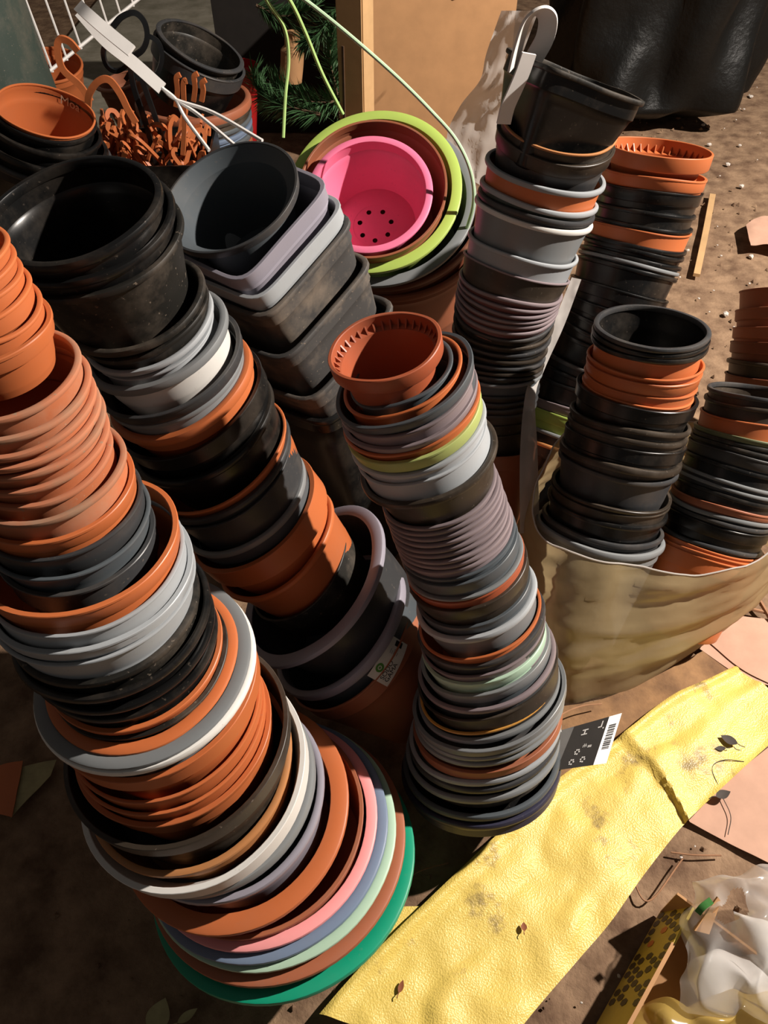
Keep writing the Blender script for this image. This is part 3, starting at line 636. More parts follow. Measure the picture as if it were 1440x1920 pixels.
for j in range(NR + 1):
    t = j / NR
    for i in range(NL):
        p = lp[i].lerp(tp_[i], t); d = (p - cen); d.z = 0; d.normalize()
        bul = .022 * math.sin(PI * t) ** .8
        u = i / NL * 14
        q9 = t * 7 - u * .55
        fold = .012 * nz(u * .35, q9 * .9, 2) + .011 * (.4 - abs(nz(u * .5 + 3, q9 * 1.7, 7))) + .004 * nz(u * 1.5, q9 * 4, 5)
        p = p + d * (bul + fold * min(1, 3 * t) * (1 if t < .95 else .5)); p.z = max(.001, p.z + .006 * nz(u * 1.7, 0, 4) * t)
        V.append(p)
for j in range(NR):
    for i in range(NL): Fc.append((j * NL + i, j * NL + (i + 1) % NL, (j + 1) * NL + (i + 1) % NL, (j + 1) * NL + i))
bag = mk('plastic_bag', V, Fc, 'bagfilm', sharp=180); tag(bag, 'translucent plastic bag standing open around two pot stacks', 'plastic bag')
hem = [V[NR * NL + i] for i in range(NL)]; Vh, Fh = sweep(hem + [hem[0]], .0016, None, 6); mk('bag_hem', Vh, Fh, 'milkyfilm', bag)

# milky film strip between the rear stack and the far right stack
def ribbon(name, L_, R_, n, m, mat, amp, lab, cat, fs=20):
    a, b = spline(L_, n), spline(R_, n); V = []; Fc = []
    for i in range(len(a)):
        for j in range(m + 1):
            p = a[i].lerp(b[i], j / m); k = amp * (nz(p.x * fs, p.y * fs, p.z * fs) + .5 * nz(p.x * fs * 3, p.y * fs * 3, p.z * fs * 3)); V.append(p + (CAMP - p).normalized() * k)
    for i in range(len(a) - 1):
        for j in range(m): q = i * (m + 1) + j; Fc.append((q, q + 1, q + m + 2, q + m + 1))
    o = mk(name, V, Fc, mat, sharp=180); tag(o, lab, cat); return o
ribbon('plastic_film', [aty(1072, 520, 1.40), aty(1040, 600, 1.36), aty(1005, 690, 1.30), aty(985, 740, 1.24), aty(975, 850, 1.14), aty(975, 1000, 1.02)],
       [aty(1090, 524, 1.42), aty(1058, 610, 1.39), aty(1022, 690, 1.34), aty(1004, 745, 1.26), aty(1008, 850, 1.16), aty(1012, 1000, 1.04)], 10, 8, 'milkyfilm', .012, 'crinkled milky plastic film strip hanging between two rear stacks', 'plastic film')

# ------------------------------------------------------------------ foreground sheets
def sheet(name, e1, e2, mat, z0, amp, lab, cat, n=12, m=26, thick=.0012, zf=None, fs=9):
    a = spline([at(x, y) for x, y in e1], n); b = spline([at(x, y) for x, y in e2], n); V = []; Fc = []
    for i in range(len(a)):
        for j in range(m + 1):
            p = a[i].lerp(b[i], j / m); u = i / (len(a) - 1); v = j / m
            z = z0 + amp * (.5 + .5 * nz(p.x * fs, p.y * fs, 1) + .3 * nz(p.x * fs * 2.6, p.y * fs * 2.6, 5)) + (zf(u, v) if zf else 0)
            V.append(Vector((p.x, p.y, max(.0005, z))))
    W = m + 1; nn = len(V)
    for i in range(len(a) - 1):
        for j in range(m): q = i * W + j; Fc.append((q, q + 1, q + W + 1, q + W))
    V += [v - Vector((0, 0, thick)) for v in V]; Fc += [tuple(x + nn for x in reversed(f)) for f in Fc]
    rim_ = [i * W for i in range(len(a))] + [(len(a) - 1) * W + j for j in range(1, W)] + [i * W + m for i in range(len(a) - 2, -1, -1)] + [j for j in range(m - 1, 0, -1)]
    for i in range(len(rim_)): p, q = rim_[i], rim_[(i + 1) % len(rim_)]; Fc.append((q, p, p + nn, q + nn))
    o = mk(name, V, Fc, mat, sharp=50); tag(o, lab, cat); return o
sheet('cardboard_sheet', [(1325, 1205), (1380, 1225), (1470, 1250)], [(1310, 1218), (1400, 1275), (1500, 1300)], 'pinkboard', .003, .004, 'small pinkish cardboard sheet lying right of the plastic bag', 'cardboard')
sheet('cardboard_sheet', [(1345, 1150), (1400, 1160), (1500, 1170)], [(1325, 1205), (1400, 1265), (1500, 1310)], 'pinkboard', .006, .004, 'pinkish cardboard sheet with dark stains beside the bag', 'cardboard')
sheet('brown_cloth', [(1040, 1330), (1120, 1315), (1230, 1270), (1330, 1215)], [(1000, 1520), (1090, 1455), (1230, 1345), (1370, 1262)], 'browncloth', .001, .010, 'crumpled brown cloth under the foot of the plastic bag', 'cloth')
sheet('cardboard_sheet', [(1290, 1540), (1370, 1460), (1480, 1370)], [(1292, 1543), (1370, 1585), (1500, 1650)], 'pinkboard', .004, .004, 'large pinkish cardboard sheet under the yellow sack edge', 'cardboard')
def sack_z(u, v):
    cr = .66 + .06 * (v - .5)
    up_ = max(0, min(1, (u - cr) / .012)); z = .014 * up_ * (1 - .75 * max(0, u - cr) / .34)
    return z + .010 * math.exp(-((v - .04) / .05) ** 2) + .005 * max(0, math.sin(v * 9 + u * 5 + 4 * nz(u * 4, v * 2)))
sheet('yellow_sack', [(600, 1905), (680, 1815), (800, 1695), (930, 1572), (1050, 1462), (1150, 1396), (1240, 1325), (1310, 1288), (1372, 1256)],
      [(930, 2010), (975, 1930), (1080, 1805), (1140, 1735), (1200, 1650), (1262, 1570), (1300, 1530), (1380, 1455), (1500, 1345)], 'yellowsack', .006, .014, 'yellow woven plastic sack lying flat across the foreground', 'sack', n=14, m=44, zf=sack_z)
sheet('yellow_sack', [(655, 1800), (720, 1712), (800, 1700), (832, 1697)], [(668, 1850), (715, 1800), (800, 1728), (850, 1690)], 'yellowsack', .003, .006, 'small stained yellow sack corner beside the green planter', 'sack', n=8, m=10)
# leaves, twigs
def leaf(px, py, z, ln, wd, rz, mat, lab, curl=.3):
    V = []; Fc = []; n = 10
    for i in range(n + 1):
        t = i / n; ww = wd * math.sin(PI * min(1, t * 1.02)) ** .8 * (1 - .3 * t)
        for s in (-1, 0, 1): V.append((ln * (t - .5), s * ww, .0015 + curl * (abs(s) * ww * .5 + ln * (t - .5) ** 2 * .8)))
    for i in range(n):
        for j in (0, 1): a = i * 3 + j; Fc.append((a, a + 1, a + 4, a + 3))
    p = at(px, py, z); le = empty('fallen_leaf', p, rz)
    mk('blade', V, Fc, mat, le, sharp=60); tube('stalk', [(-ln * .5, 0, .0025), (-ln * .7, ln * .05, .004), (-ln * .9, 0, .003)], .0008, mat, le, seg=5, n=4)
    return tag(le, lab, 'leaf')
leaf(1366, 1388, .024, .034, .011, 2.6, 'leafdark', 'dark dry leaf on the yellow sack near its far end')
leaf(1350, 1404, .022, .022, .006, 3.2, 'leafdark', 'small dark leaf scrap beside the larger dry leaf')
leaf(1355, 1490, .020, .032, .010, .3, 'leafdark', 'dry grey-brown leaf at the sack edge beside the cardboard')
leaf(752, 1850, .020, .020, .005, 1.2, 'leafbrown', 'small curled red-brown leaf on the near end of the sack')
leaf(982, 1738, .020, .014, .006, 1.5, 'leafbrown', 'tiny round brown leaf in the middle of the sack')
leaf(298, 1905, .004, .05, .022, 1.3, 'leafpale', 'pale yellow leaf scrap at the bottom photo edge')
leaf(352, 1905, .004, .035, .008, .6, 'leafpale', 'narrow curled pale leaf beside the yellow scrap')
def twig(pts, r, lab, mat='twig', cat='twig'):
    o = tube('twig', [at(*p) for p in pts], r, mat, seg=6); return tag(o, lab, cat)
twig([(1350, 1480, .02), (1335, 1440, .024), (1358, 1425, .024), (1395, 1428, .022)], .0008, 'thin dark curved stem on the far end of the sack', 'leafdark')
twig([(1355, 1495, .012), (1370, 1530, .012), (1365, 1565, .011)], .0008, 'thin dark stem lying on the large cardboard sheet', 'leafdark')
twig([(1020, 1375, .10), (1050, 1342, .08), (1090, 1324, .05), (1128, 1320, .03)], .0014, 'thin reddish twig arching beside the barcode tag')
twig([(1180, 1630, .006), (1215, 1690, .006), (1280, 1610, .01)], .0016, 'short bent twig on the soil right of the sack')
twig([(1258, 1598, .005), (1300, 1603, .007), (1352, 1604, .005)], .0016, 'straight brown twig on the soil above the carton')
twig([(740, 1660, .004), (790, 1632, .006), (840, 1618, .004)], .0013, 'pale straw on the soil beside the green planter')
twig([(1390, 1080, .01), (1420, 1120, .02), (1450, 1170, .01)], .005, 'thick brown root by the right photo edge', 'twig', 'root')
twig([(1400, 1095, .012), (1380, 1130, .018), (1440, 1150, .012)], .004, 'branching brown root under the cardboard edge', 'twig', 'root')
st = tube('wooden_stick', [at(1306, 516, .012), at(1322, 440, .014), at(1336, 366, .012)], .011, 'wood', t=.006, n=4); tag(st, 'flat wooden stick lying on the soil beyond the far right stack', 'stick')

# ------------------------------------------------------------------ carton in plastic wrap
b0, b1 = at(1236, 1712), at(1098, 1955)
dirv = (b1 - b0).normalized(); sidev = Vector((-dirv.y, dirv.x, 0)); 
if sidev.x < 0: sidev = -sidev
ct = empty('printed_carton', b0); tag(ct, 'open cardboard carton with honeycomb-printed yellow side inside plastic wrap', 'carton'); ci = Matrix.Translation(-b0)
Hc, Lc, Wc, lean = .105, (b1 - b0).length, .30, -.028
def cw(u, v, off=0):  # left wall: u along, v up
    return ci @ (b0 + dirv * (u * Lc) - sidev * (lean * v) - sidev * off + Vector((0, 0, .002 + v * Hc)))
V, Fc = hull_box(cw(0, 0), cw(1, 0), cw(1, 1), cw(0, 1), .004); mk('printed_side', V, Fc, 'cartonyellow', ct)
V, Fc = hull_box(cw(.28, 1, .002), cw(1, 1, .002), cw(1, 1, -.004), cw(.28, 1, -.004), .002); mk('torn_edge', V, Fc, 'cardboard', ct)
e0 = b0 + Vector((0, 0, .002)); 
V, Fc = hull_box(ci @ e0, ci @ (e0 + sidev * Wc), ci @ (e0 + sidev * Wc + Vector((0, 0, Hc))), ci @ (e0 + Vector((0, 0, Hc))), .004); mk('end_wall', V, Fc, 'cardboard', ct)
V, Fc = hull_box(ci @ (e0 + sidev * Wc), ci @ (e0 + sidev * Wc + dirv * Lc), ci @ (e0 + sidev * Wc + dirv * Lc + Vector((0, 0, Hc))), ci @ (e0 + sidev * Wc + Vector((0, 0, Hc))), .004); mk('side_wall', V, Fc, 'cardboard', ct)
V, Fc = hull_box(ci @ e0, ci @ (e0 + sidev * Wc), ci @ (e0 + sidev * Wc + dirv * Lc), ci @ (e0 + dirv * Lc), -.003); mk('carton_floor', V, Fc, 'cardboard', ct)
hx = {'inkbrown': [], 'inkorange': []}
random.seed(11)
for iu in range(11):
    for iv in range(5):
        u = .03 + iu * .068 + (.034 if iv % 2 else 0); v = .12 + iv * .19
        if u > .72 or random.random() < .30: continue
        ru, rv = .030, .098
        near = abs(u - .25) < .12 and abs(v - .5) < .35
        mt = 'inkorange' if (near and random.random() < .75) else 'inkbrown'
        P = [cw(u + ru * math.cos(q * PI / 3), v + rv * math.sin(q * PI / 3), .0006) for q in range(6)]
        hx[mt].append((P, [(0, 1, 2, 3, 4, 5)]))
for k, q in hx.items():
    if q: mk('honeycomb_print', *merge(q), k, ct)
f0 = b0 + sidev * .05 + dirv * .05
V, Fc = hull_box(at(1302, 1745, .14), at(1330, 1752, .135), at(1352, 1690, .155), at(1346, 1682, .16), .004); fo = mk('cardboard_flap', V, Fc, 'cardboard'); tag(fo, 'torn cardboard strip poking up inside the wrapped carton', 'cardboard')
def crumple(name, pix, z0, h, mat, lab, cat, n=26, amp=.02, fs=14, hole=None):
    """crumpled film dome over a pixel quad (4 corners in order)"""
    P = [at(x, y, z0) for x, y in pix]; V = []; Fc = []; keep = {}
    for j in range(n + 1):
        for i in range(n + 1):
            u, v = i / n, j / n; p = P[0].lerp(P[1], u).lerp(P[3].lerp(P[2], u), v)
            d = (16 * u * (1 - u) * v * (1 - v)) ** .45
            rg = 1 - abs(nz(p.x * fs, p.y * fs, 3)) * 2; rg2 = nz(p.x * fs * 2.3, p.y * fs * 2.3, 8)
            e = Vector((nz(p.x * 20, p.y * 20, 20), nz(p.x * 20, p.y * 20, 30), 0)) * .02
            V.append(p + e + Vector((0, 0, h * d + amp * (rg + .5 * rg2) * (.35 + .65 * d))))
    for j in range(n):
        for i in range(n):
            if hole and any((((i + .5) / n - a) / c) ** 2 + (((j + .5) / n - b) / d_) ** 2 < 1 for a, b, c, d_ in hole): continue
            q = j * (n + 1) + i; Fc.append((q, q + 1, q + n + 2, q + n + 1))
    o = mk(name, V, Fc, mat, sharp=180); tag(o, lab, cat); return o
crumple('crumpled_paper', [(1285, 1800), (1400, 1790), (1470, 1880), (1330, 1900)], .06, .045, 'paper', 'crumpled white paper inside the wrapped carton', 'paper', amp=.014)
crumple('crumpled_paper', [(1385, 1720), (1500, 1730), (1520, 1850), (1390, 1850)], .07, .05, 'paper', 'white wad of paper at the right photo edge under clear wrap', 'paper', amp=.012)
crumple('clear_wrap', [(1300, 1650), (1520, 1620), (1560, 1960), (1265, 1890)], .10, .075, 'clearfilm', 'shiny clear plastic wrap torn open over the carton', 'plastic wrap', n=80, amp=.03, fs=13, hole=[(.22, .33, .11, .15)])
crumple('yellow_bag', [(1180, 1890), (1420, 1850), (1560, 1990), (1100, 2010)], .05, .07, 'yellowfilm', 'glossy yellow plastic bag crumpled in the bottom right corner', 'plastic bag', n=46, amp=.022, fs=12)
gl = tube('leaf_scrap', [at(1308, 1712, .15), at(1318, 1700, .16), at(1334, 1688, .165)], .005, 'greenleaf', t=.0012, n=5); tag(gl, 'green leaf scrap behind the torn cardboard strip', 'leaf')

# ------------------------------------------------------------------ background
# cardboard box
def boxthing(name, c0, wx, wy, hz, rz, mat, lab, cat, th=.006):
    e = empty(name, c0, rz); tag(e, lab, cat)
    for nm, q in (('front_panel', box(0, wx, 0, th, 0, hz)), ('back_panel', box(0, wx, wy - th, wy, 0, hz)), ('left_panel', box(0, th, th, wy - th, 0, hz)), ('right_panel', box(wx - th, wx, th, wy - th, 0, hz)), ('bottom_panel', box(th, wx - th, th, wy - th, 0, th))):
        mk(nm, *q, mat, e)
    return e
p = at(688, 330); q = at(935, 318)
bx = boxthing('cardboard_box', p, (q - p).length, .45, .70, math.atan2(q.y - p.y, q.x - p.x), 'cardboard', 'tall brown cardboard box standing behind the lime hanging basket', 'box')
mk('flap', *hull_box(Vector((.32, -.004, .62)), Vector((.58, -.004, .69)), Vector((.64, -.10, .86)), Vector((.34, -.12, .78)), .005), 'cardboard', bx)
p = aty(669, 190, 2.75)
po = empty('wooden_post', (p.x, p.y, 0), math.radians(-22)); tag(po, 'pale squared wooden post standing left of the cardboard box', 'post')
po.rotation_euler = (0, 0, math.radians(-28))
bm = bmesh.new(); bmesh.ops.create_cube(bm, size=1); bmesh.ops.scale(bm, vec=(.095, .075, .86), verts=bm.verts); bmesh.ops.translate(bm, vec=(0, 0, .43), verts=bm.verts); bmesh.ops.bevel(bm, geom=bm.edges, offset=.004, segments=2, affect='EDGES')
me = bpy.data.meshes.new('timber'); bm.to_mesh(me); bm.free(); link('timber', me, 'wood', po)
Vc, Fc_ = box(-.004, .004, -.041, -.0372, .25, .62); mk('split', [(x - .03 + .006 * (z > .4), y, z) for x, y, z in Vc], Fc_, 'bark', po)
# black bin bag
cb = at(1222, 262) + Vector((.02, .36, 0)); V = []; Fc = []; n, m = 110, 44
for j in range(m + 1):
    t = j / m; z = .72 * t; base = .40 * (min(1, t / .16) ** .5) * (1 - .12 * t) + .02
    for i in range(n):
        a = 2 * PI * i / n; rr = base * (1 + .07 * math.sin(6 * a + 3 * t + 1) * min(1, t * 3 + .2) + .05 * math.sin(11 * a - 4 * t) + .16 * nz(math.cos(a) * 2.2, math.sin(a) * 2.2, t * 2.5)) + (.05 * t if math.cos(a) > 0 else 0)
        V.append((rr * math.cos(a) * 1.12, rr * math.sin(a) * .9, z + .03 * nz(math.cos(a) * 3, math.sin(a) * 3, 9) * t))
for j in range(m):
    for i in range(n): Fc.append((j * n + i, j * n + (i + 1) % n, (j + 1) * n + (i + 1) % n, (j + 1) * n + i))
Fc.append(tuple(range(n))[::-1]); Fc.append(tuple(m * n + i for i in range(n)))
bb = mk('bin_bag', V, Fc, 'binbag', None, Matrix.Translation(cb), sharp=180); tag(bb, 'large full black bin bag standing on the soil at upper right', 'bin bag')
V = [(x * .8, y * .8, z * .9) for x, y, z in V]
bb = mk('bin_bag', V, Fc, 'binbag', None, Matrix.Translation(at(1480, 40) + Vector((.2, .3, 0))), sharp=180); tag(bb, 'second black bin bag cut by the upper right photo corner', 'bin bag')
# milky bag leaning on the box
ribbon('plastic_bag', [aty(940, 20, 2.9), aty(912, 100, 2.75), aty(900, 150, 2.7), aty(862, 200, 2.6), aty(838, 262, 2.5), aty(872, 330, 2.35)],
       [aty(1010, 20, 2.7), aty(980, 100, 2.5), aty(965, 150, 2.4), aty(950, 210, 2.2), aty(930, 290, 2.1), aty(905, 350, 2.05)], 9, 18, 'milkyfilm', .05, 'crumpled milky plastic bag slumped against the cardboard box', 'plastic bag', fs=8)
# white looped strap by the tilted square pot
wl = empty('white_hanger', aty(957, 218, 1.36)); tag(wl, 'white plastic hanger strap looping beside the tilted square pot', 'hanger'); wi = Matrix.Translation(-wl.location)
tube('strap', [wi @ aty(x, y, 1.33) for x, y in ((944, 232), (952, 200), (966, 168), (980, 135), (992, 100))], .012, 'whiteplastic', wl, t=.0022, n=6, up=Vector((.3, -1, .4)))
tube('loop', [wi @ aty(x, y, Y) for x, y, Y in ((962, 128, 1.40), (974, 80, 1.39), (990, 36, 1.38), (1012, 20, 1.38), (1027, 34, 1.39), (1022, 70, 1.40), (1004, 104, 1.41), (985, 134, 1.41))], .015, 'whiteplastic', wl, t=.002, n=8, up=Vector((1, -.8, .3)))

# terracotta tub with grey rims and tilted lids
def bpot(px, py, half, Y, theta, asp, style, body, rim, H, lab, k=1, vert=False, gap=.05):
    c = aty(px, py, Y); n = Vector((0, 0, 1)) if vert else orient(c, theta, asp); r = half * depth(c) / F
    H = c.z if H is None else H
    o = pot(c, n, r, H, style, body, rim, gap, rimk=k); tag(o, lab, 'plant pot', 'pots in the upper left background'); return o, c, r
LY = 2.55
_, c, r = bpot(362, 182, 108, LY, 0, 0, 'bead', 'terra', None, .30, 'large terracotta tub holding tilted black pots at upper left', 2.0, True)
for i, (dz, col, rr) in enumerate(((.022, 'brownblack', .985), (.05, 'slate', .97), (.072, 'denim', .97), (.094, 'slate', .96))):
    cc = c - Vector((0, 0, dz)); o = pot(cc, Vector((0, 0, 1)), r * rr, .26, 'bead', col, None, .02); tag(o, '%s pot, %s below the rim of the large terracotta tub' % (PAL[col][3], ORD[i + 1]), 'plant pot', 'pots in the upper left background')
cc = c - Vector((0, 0, .118)); o = pot(cc, Vector((0, 0, 1)), r * .95, cc.z, 'thin', 'terra', None, .1); tag(o, 'terracotta pot at the foot of the upper left tub', 'plant pot', 'pots in the upper left background')
bpot(376, 100, 87, LY - .03, -17, .36, 'collar', 'black', 'dgrey', .14, 'tilted black pot leaning inside the large terracotta tub', 1.4)
bpot(378, 84, 84, LY - .03, -17, .36, 'flat', 'blackdirty', 'dgrey', .10, 'dusty black pot nested in the tilted black pot', .6)
# terracotta pot left of it
c = aty(225, 150, 2.75); o = pot(c, Vector((-.15, 0, 1)).normalized(), .085, c.z / .99, 'flat', 'terra'); tag(o, 'terracotta pot standing behind the black looped hanger', 'plant pot', 'pots in the upper left background')
# large dark green tub upside down
c = aty(20, 250, 2.35); g = lathe([(0, .9), (.17, .9), (.185, .895), (.19, .88), (.205, .6), (.235, .2), (.25, .05), (.262, .045), (.265, .02), (.262, 0), (.25, 0), (.20, .6), (.18, .87), (0, .875)], 96)
tb = mk('upturned_tub', *g, 'dgreen', None, Matrix.Translation((c.x - .16, 2.62, 0))); tag(tb, 'tall dark green tub standing upside down at upper left corner', 'tub')
# crate of orange clips
cc = aty(268, 268, 2.2); cr_ = empty('clip_crate', (cc.x, cc.y, 0), .05); tag(cr_, 'low black crate under the heap of orange clips', 'crate')
CW, CD, CHh = .19, .13, .53
for nm, q in (('crate_side', box(-CW, CW, -CD, -CD + .006, 0, CHh)), ('crate_side', box(-CW, CW, CD - .006, CD, 0, CHh)), ('crate_side', box(-CW, -CW + .006, -CD + .006, CD - .006, 0, CHh)), ('crate_side', box(CW - .006, CW, -CD + .006, CD - .006, 0, CHh)), ('crate_base', box(-CW + .006, CW - .006, -CD + .006, CD - .006, 0, CHh - .06))):
    mk(nm, *q, 'black', cr_)
random.seed(21)
def clip_mesh(kind):
    if kind == 0: pts = [(0, 0, 0), (0, 0, .07), (.004, 0, .088), (.016, 0, .094), (.026, 0, .086), (.027, 0, .07)]
    elif kind == 1: pts = [(0, 0, 0), (.003, 0, .05), (0, 0, .09), (-.012, 0, .102), (-.02, 0, .095)]
    else: pts = [(-.012, 0, .02), (-.014, 0, .0), (0, 0, -.006), (.004, 0, .03), (0, 0, .075), (.014, 0, .085)]
    V, Fc = sweep(spline([Vector(p) for p in pts], 5), .0055, .0032, up=Vector((0, 1, 0))); 
    me = bpy.data.meshes.new('clip'); me.from_pydata([tuple(v) for v in V], [], Fc); me.materials.append(MATS['clip']); me.update(); return me
cm = [clip_mesh(k) for k in range(3)]
for i in range(84):
    u, v = random.uniform(-1, 1), random.uniform(-1, 1); hh = CHh - .055 + .06 * (1 - u * u) * (1 - v * v) * random.random()
    o = bpy.data.objects.new('plant_clip', cm[i % 3]); COL.objects.link(o)
    p = cr_.matrix_basis @ Vector((u * (CW - .03), v * (CD - .03), 0)); o.location = (p.x, p.y, hh)
    o.rotation_euler = (random.uniform(-.8, .8), random.uniform(-.8, .8), random.uniform(0, 6.28)); s = random.uniform(.8, 1.25); o.scale = (s, s, s)
    tag(o, 'orange plastic clip in the heap behind the black pots', 'clip', 'orange clips heaped in the crate')
def strip(pts, Y, w_, lab, mat='clip'):
    o = tube('plant_clip', [aty(x, y, Y) for x, y in pts], w_, mat, t=.004, n=6, up=Vector((0, -1, .3))); return tag(o, lab, 'clip')
strip([(170, 190), (150, 160), (118, 130), (108, 95), (112, 74), (130, 78), (146, 96)], 2.15, .008, 'long orange hook curling up beside the green tub')
strip([(165, 200), (168, 175), (185, 152), (205, 150), (225, 175), (240, 205), (255, 230)], 2.1, .008, 'arched orange hook lying over the clip heap')
for i, (x, y0, y1) in enumerate(((333, 140, 200), (346, 152, 290), (366, 138, 190), (381, 150, 190))):
    strip([(x - 3, y1), (x, (y0 + y1) / 2), (x - 2, y0 + 5), (x + 5, y0)], 2.12, .006, ['upright orange clip leaning at the tub rim', 'tallest upright orange clip in front of the tub', 'short orange clip inside the tub rim', 'rightmost short orange clip by the tub rim'][i])
# black two-loop hanger
bh = empty('black_hanger', aty(300, 330, 2.2)); tag(bh, 'black plastic hanger with two round loops and two long legs', 'hanger'); bi = Matrix.Translation(-bh.location)
def bl(name, pts, Y, r_=.0055, n=8): tube(name, [bi @ aty(x, y, Y) for x, y in pts], r_, 'clipblack', bh, t=.004, n=n, up=Vector((0, -1, .3)))
bl('loop', [(212, 50), (228, 32), (252, 24), (270, 40), (276, 68), (268, 92), (250, 106)], 2.17, .0065)
bl('loop', [(206, 70), (194, 95), (200, 122), (218, 133), (240, 120), (252, 100)], 2.17)
bl('loop', [(276, 66), (296, 78), (304, 105), (296, 135), (280, 150), (262, 140), (252, 120)], 2.19)
bl('leg', [(244, 110), (250, 160), (276, 240), (302, 340)], 2.16, .0065); bl('leg', [(252, 110), (270, 160), (298, 240), (326, 330)], 2.19, .0065)
bl('crossbar', [(236, 150), (248, 134), (262, 150)], 2.17)
# white hanger with three cords
wh = empty('basket_hanger', aty(310, 165, 1.72)); tag(wh, 'white plastic basket hanger with three white cords', 'hanger'); wi = Matrix.Translation(-wh.location)
tube('hook_strip', [wi @ aty(x, y, Y) for x, y, Y in ((150, 22, 1.80), (200, 78, 1.76), (250, 118, 1.74), (304, 166, 1.72))], .0125, 'whiteplastic', wh, t=.003, n=6, up=Vector((-.1, -.7, .7)))
tube('hook_bar', [wi @ aty(x, y, Y) for x, y, Y in ((148, 12, 1.78), (168, 30, 1.74), (205, 62, 1.72), (247, 96, 1.70))], .0115, 'whiteplastic', wh, t=.004, n=6, up=Vector((-.1, -.7, .7)))
for e_ in ((392, 282, 1.62), (440, 272, 1.62), (492, 264, 1.62)):
    m_ = ((304 + e_[0]) / 2 + (e_[0] - 440) * .03, (166 + e_[1]) / 2 - 4, 1.69)
    tube('cord', [wi @ aty(304, 165, 1.72), wi @ aty(330, 187, 1.71), wi @ aty(*m_), wi @ aty(*e_)], .0038, 'whiteplastic', wh, n=6)
# white wire basket
wr = empty('wire_basket', at(90, 30)); wr.location = aty(120, 118, 2.95); tag(wr, 'white wire basket standing behind the green tub', 'wire basket'); ri_ = Matrix.Translation(-wr.location)
b0_, b1_ = aty(60, 160, 2.9), aty(258, 0, 3.5); upv = Vector((-.05, .02, .45))
def wpt(t, h): return ri_ @ (b0_.lerp(b1_, t) + upv * h)
for h in (0, .5): tube('rail', [wpt(-.05, h), wpt(.5, h), wpt(1.1, h)], .006, 'whiteplastic', wr, n=3, seg=6)
for i in range(8): tube('wire', [wpt(.04 + i * .13, -.02), wpt(.04 + i * .13, .5), wpt(.04 + i * .13, 1.0)], .0042, 'whiteplastic', wr, n=3, seg=6)
c = aty(80, 70, 3.1); o = pot(Vector((c.x - .06, c.y + .15, .40)), Vector((.1, -.2, 1)).normalized(), .12, .38, 'bead', 'orange'); tag(o, 'blurred orange pot seen through the white wire basket', 'plant pot', 'pots in the upper left background')
# pale slab of ground at the back and red bucket
sl = mk('stone_slab', *box(-1.75, -.62, 3.3, 5.6, -.012, .03), 'greyslab'); tag(sl, 'pale grey stone slab on the ground in the far left back', 'slab')
rbk = aty(432, 92, 3.35); o = pot(Vector((rbk.x, rbk.y, .36)), Vector((0, 0, 1)), .10, .36, 'thin', 'brown', None); o.data.materials.clear(); o.data.materials.append(MATS['red']); o.children[0].data.materials.clear(); o.children[0].data.materials.append(MATS['red'])
tag(o, 'small bright red bucket in the dark behind the terracotta tub', 'bucket')
dk = mk('dark_gap_panel', *box(-.70, -.18, 3.62, 3.66, 0, .66), 'tagblack', None, Matrix.Identity(4)); tag(dk, 'added dark panel for the unlit gap behind the pine branches', 'backdrop')  # black panel added to stand in for the shade behind the pines
# pine branches
def pine(pts, lab, nn=420, L=.075):
    P = spline(pts, 8); e = empty('pine_branch', P[0]); Mi_ = Matrix.Translation(-P[0]); P = [Mi_ @ p for p in P]
    V, Fc = sweep(P, lambda t: .006 * (1 - .7 * t), None, 6); mk('stem', V, Fc, 'bark', e)
    parts = []
    for k in range(nn):
        t = random.random() ** .9 * (len(P) - 2); i = int(t); p = P[i].lerp(P[i + 1], t - i); d = (P[i + 1] - P[i]).normalized()
        s = Vector((random.gauss(0, 1), random.gauss(0, 1), random.gauss(0, 1))); s = (s - d * s.dot(d)).normalized(); dd = (s + d * .75).normalized(); w_ = dd.cross(Vector((random.random(), random.random(), 1))).normalized() * .0022
        l_ = L * random.uniform(.7, 1.1); q = p + dd * l_
        parts.append(([p - w_, p + w_, p + dd * l_ * .6 + w_, q, p + dd * l_ * .6 - w_], [(0, 1, 2, 4), (4, 2, 3)]))
    nd_ = mk('needles', *merge(parts), 'needle', e); nd_['kind'] = 'stuff'; tag(e, lab, 'pine branch', 'pine branches in the dark')
random.seed(5)
pine([aty(640, 10, 3.1), aty(600, 60, 3.1), aty(560, 80, 3.1)], 'upper pine branch reaching behind the lime cords')
pine([Vector((aty(640, 190, 2.9).x, 2.92, 0)), aty(634, 190, 2.9), aty(618, 110, 2.9), aty(628, 40, 2.95)], 'pine branch hanging beside the wooden post')
pine([aty(480, 10, 3.2), aty(530, 30, 3.2), aty(600, 10, 3.2)], 'highest pine branch at the top photo edge')
pine([aty(640, 190, 2.75), aty(580, 190, 2.7), aty(500, 150, 2.7)], 'low pine branch lying behind the terracotta tub')
pine([aty(600, 215, 2.6), aty(540, 200, 2.6), aty(490, 180, 2.65), aty(470, 130, 2.7)], 'lowest pine branch resting over the brown stone')
def stone(px, py, Y, s, mat, lab, sc=(1, 1, 1)):
    bm = bmesh.new(); bmesh.ops.create_icosphere(bm, subdivisions=3, radius=s)
    for v in bm.verts: v.co = Vector((v.co.x * sc[0], v.co.y * sc[1], v.co.z * sc[2])) * (1 + .18 * nz(v.co.x * 1.2 / s, v.co.y * 1.2 / s, v.co.z * 1.2 / s + px))
    me = bpy.data.meshes.new('stone'); bm.to_mesh(me); bm.free(); me.polygons.foreach_set('use_smooth', [True] * len(me.polygons))
    p = aty(px, py, Y) if Y else at(px, py, s * sc[2] * .6); p.z = s * sc[2] * .72; o = link('stone', me, mat, None, Matrix.Translation(p)); return o
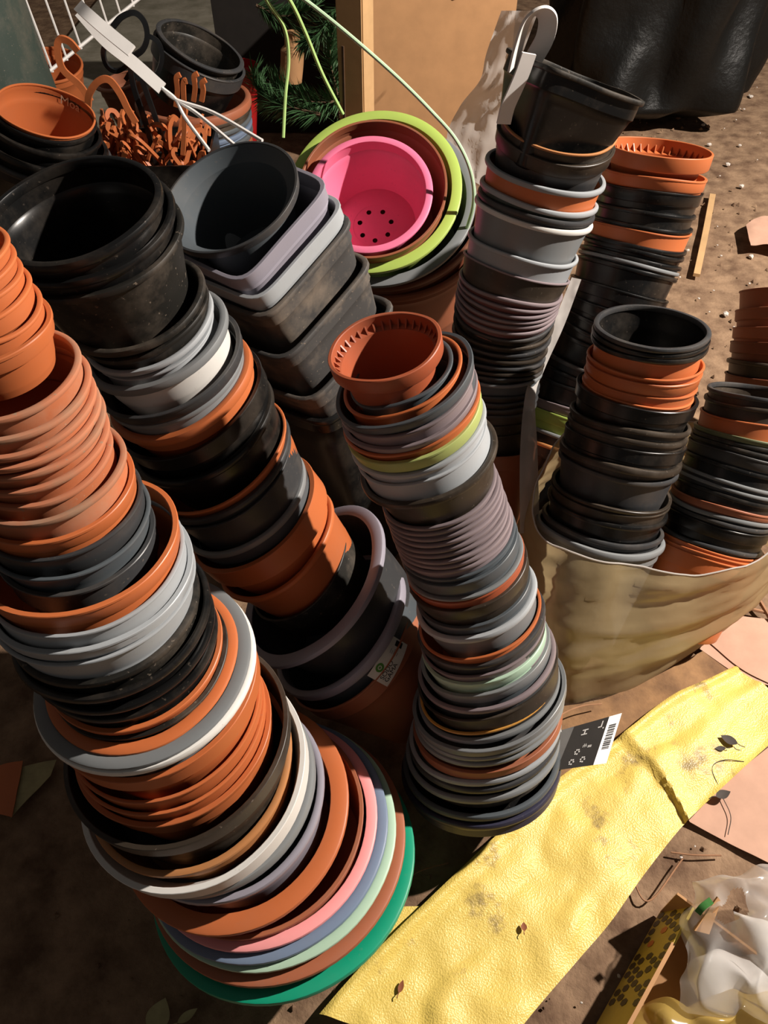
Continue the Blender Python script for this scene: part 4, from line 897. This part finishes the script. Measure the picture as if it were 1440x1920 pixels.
o = stone(490, 225, 2.75, .10, 'browncloth', '', (1, .8, .9)); tag(o, 'rounded brown stone right of the terracotta tub', 'stone')
vz = tube('pale_bottle', [aty(545, 150, 3.3), aty(548, 110, 3.3), aty(548, 60, 3.3)], lambda t: .045 if t < .7 else .03, 'cardboard', n=6, seg=14); tag(vz, 'dim pale bottle standing among the pine branches', 'bottle')
# debris upper right
random.seed(9); pm = []
for k in range(3):
    bm = bmesh.new(); bmesh.ops.create_icosphere(bm, subdivisions=1, radius=1)
    for v in bm.verts: v.co *= 1 + .35 * nz(v.co.x * 2 + k * 5, v.co.y * 2, v.co.z * 2)
    me = bpy.data.meshes.new('pebble'); bm.to_mesh(me); bm.free(); me.materials.append(MATS['pebble']); pm.append(me)
spots = [(1380, 225), (1335, 208), (1395, 205), (1405, 180), (1425, 250), (1372, 160), (1345, 460), (1290, 470), (1352, 480), (1338, 545), (1330, 585), (1360, 590), (1310, 560), (1420, 300), (1350, 330), (1390, 350), (1400, 140), (1420, 420), (1345, 425), (1275, 520)] + [(random.randint(1290, 1440), random.randint(100, 620)) for _ in range(14)] + [(1303, 1587), (1277, 1607), (1095, 1780), (755, 1617), (700, 1772), (1160, 1830), (1090, 1880)]
for i, (x, y) in enumerate(spots):
    s = random.choice((.004, .005, .006, .008, .012)) if y < 700 else random.uniform(.002, .004); o = bpy.data.objects.new('pebble', pm[i % 3]); COL.objects.link(o); p = at(x, y); o.location = (p.x, p.y, s * .25); o.scale = (s, s * .8, s * .6); o.rotation_euler = (0, 0, random.random() * 6)
    tag(o, 'pale pebble scattered on the bare soil', 'pebble', 'pebbles scattered on the soil')
sheet('paper_scrap', [(1392, 440), (1420, 425), (1470, 420)], [(1400, 480), (1430, 478), (1480, 490)], 'pinkboard', .03, .02, 'pale paper scrap on the soil by the right photo edge', 'paper', n=6, m=8)
# dim litter at left
sheet('litter_scrap', [(-10, 1450), (20, 1440), (50, 1435)], [(-10, 1530), (10, 1535), (30, 1540)], 'orange', .01, .02, 'orange packaging scrap in the dark by the left photo edge', 'litter', n=5, m=8)
sheet('litter_scrap', [(30, 1450), (60, 1440), (110, 1430)], [(25, 1540), (50, 1510), (100, 1460)], 'leafpale', .006, .015, 'greenish packaging scrap in the dark beside the orange one', 'litter', n=5, m=8)

random.seed(33); parts = []
for i in range(1500):
    x = random.uniform(-.9, 1.5); y = random.uniform(.15, 4.5); q = random.uniform(.0015, .006) * (1 + .35 * y)
    vv = [Vector((x + q * random.uniform(.5, 1.3) * math.cos(a), y + q * random.uniform(.5, 1.3) * math.sin(a), -.006)) for a in (0, 1.57, 3.14, 4.71)] + [Vector((x, y, -.004 + q * .8))]
    parts.append((vv, [(0, 1, 4), (1, 2, 4), (2, 3, 4), (3, 0, 4)]))
cl = mk('soil_crumbs', *merge(parts), 'soil', sharp=10); tag(cl, 'loose crumbs of brown soil strewn over the floor', 'soil', kind='stuff')
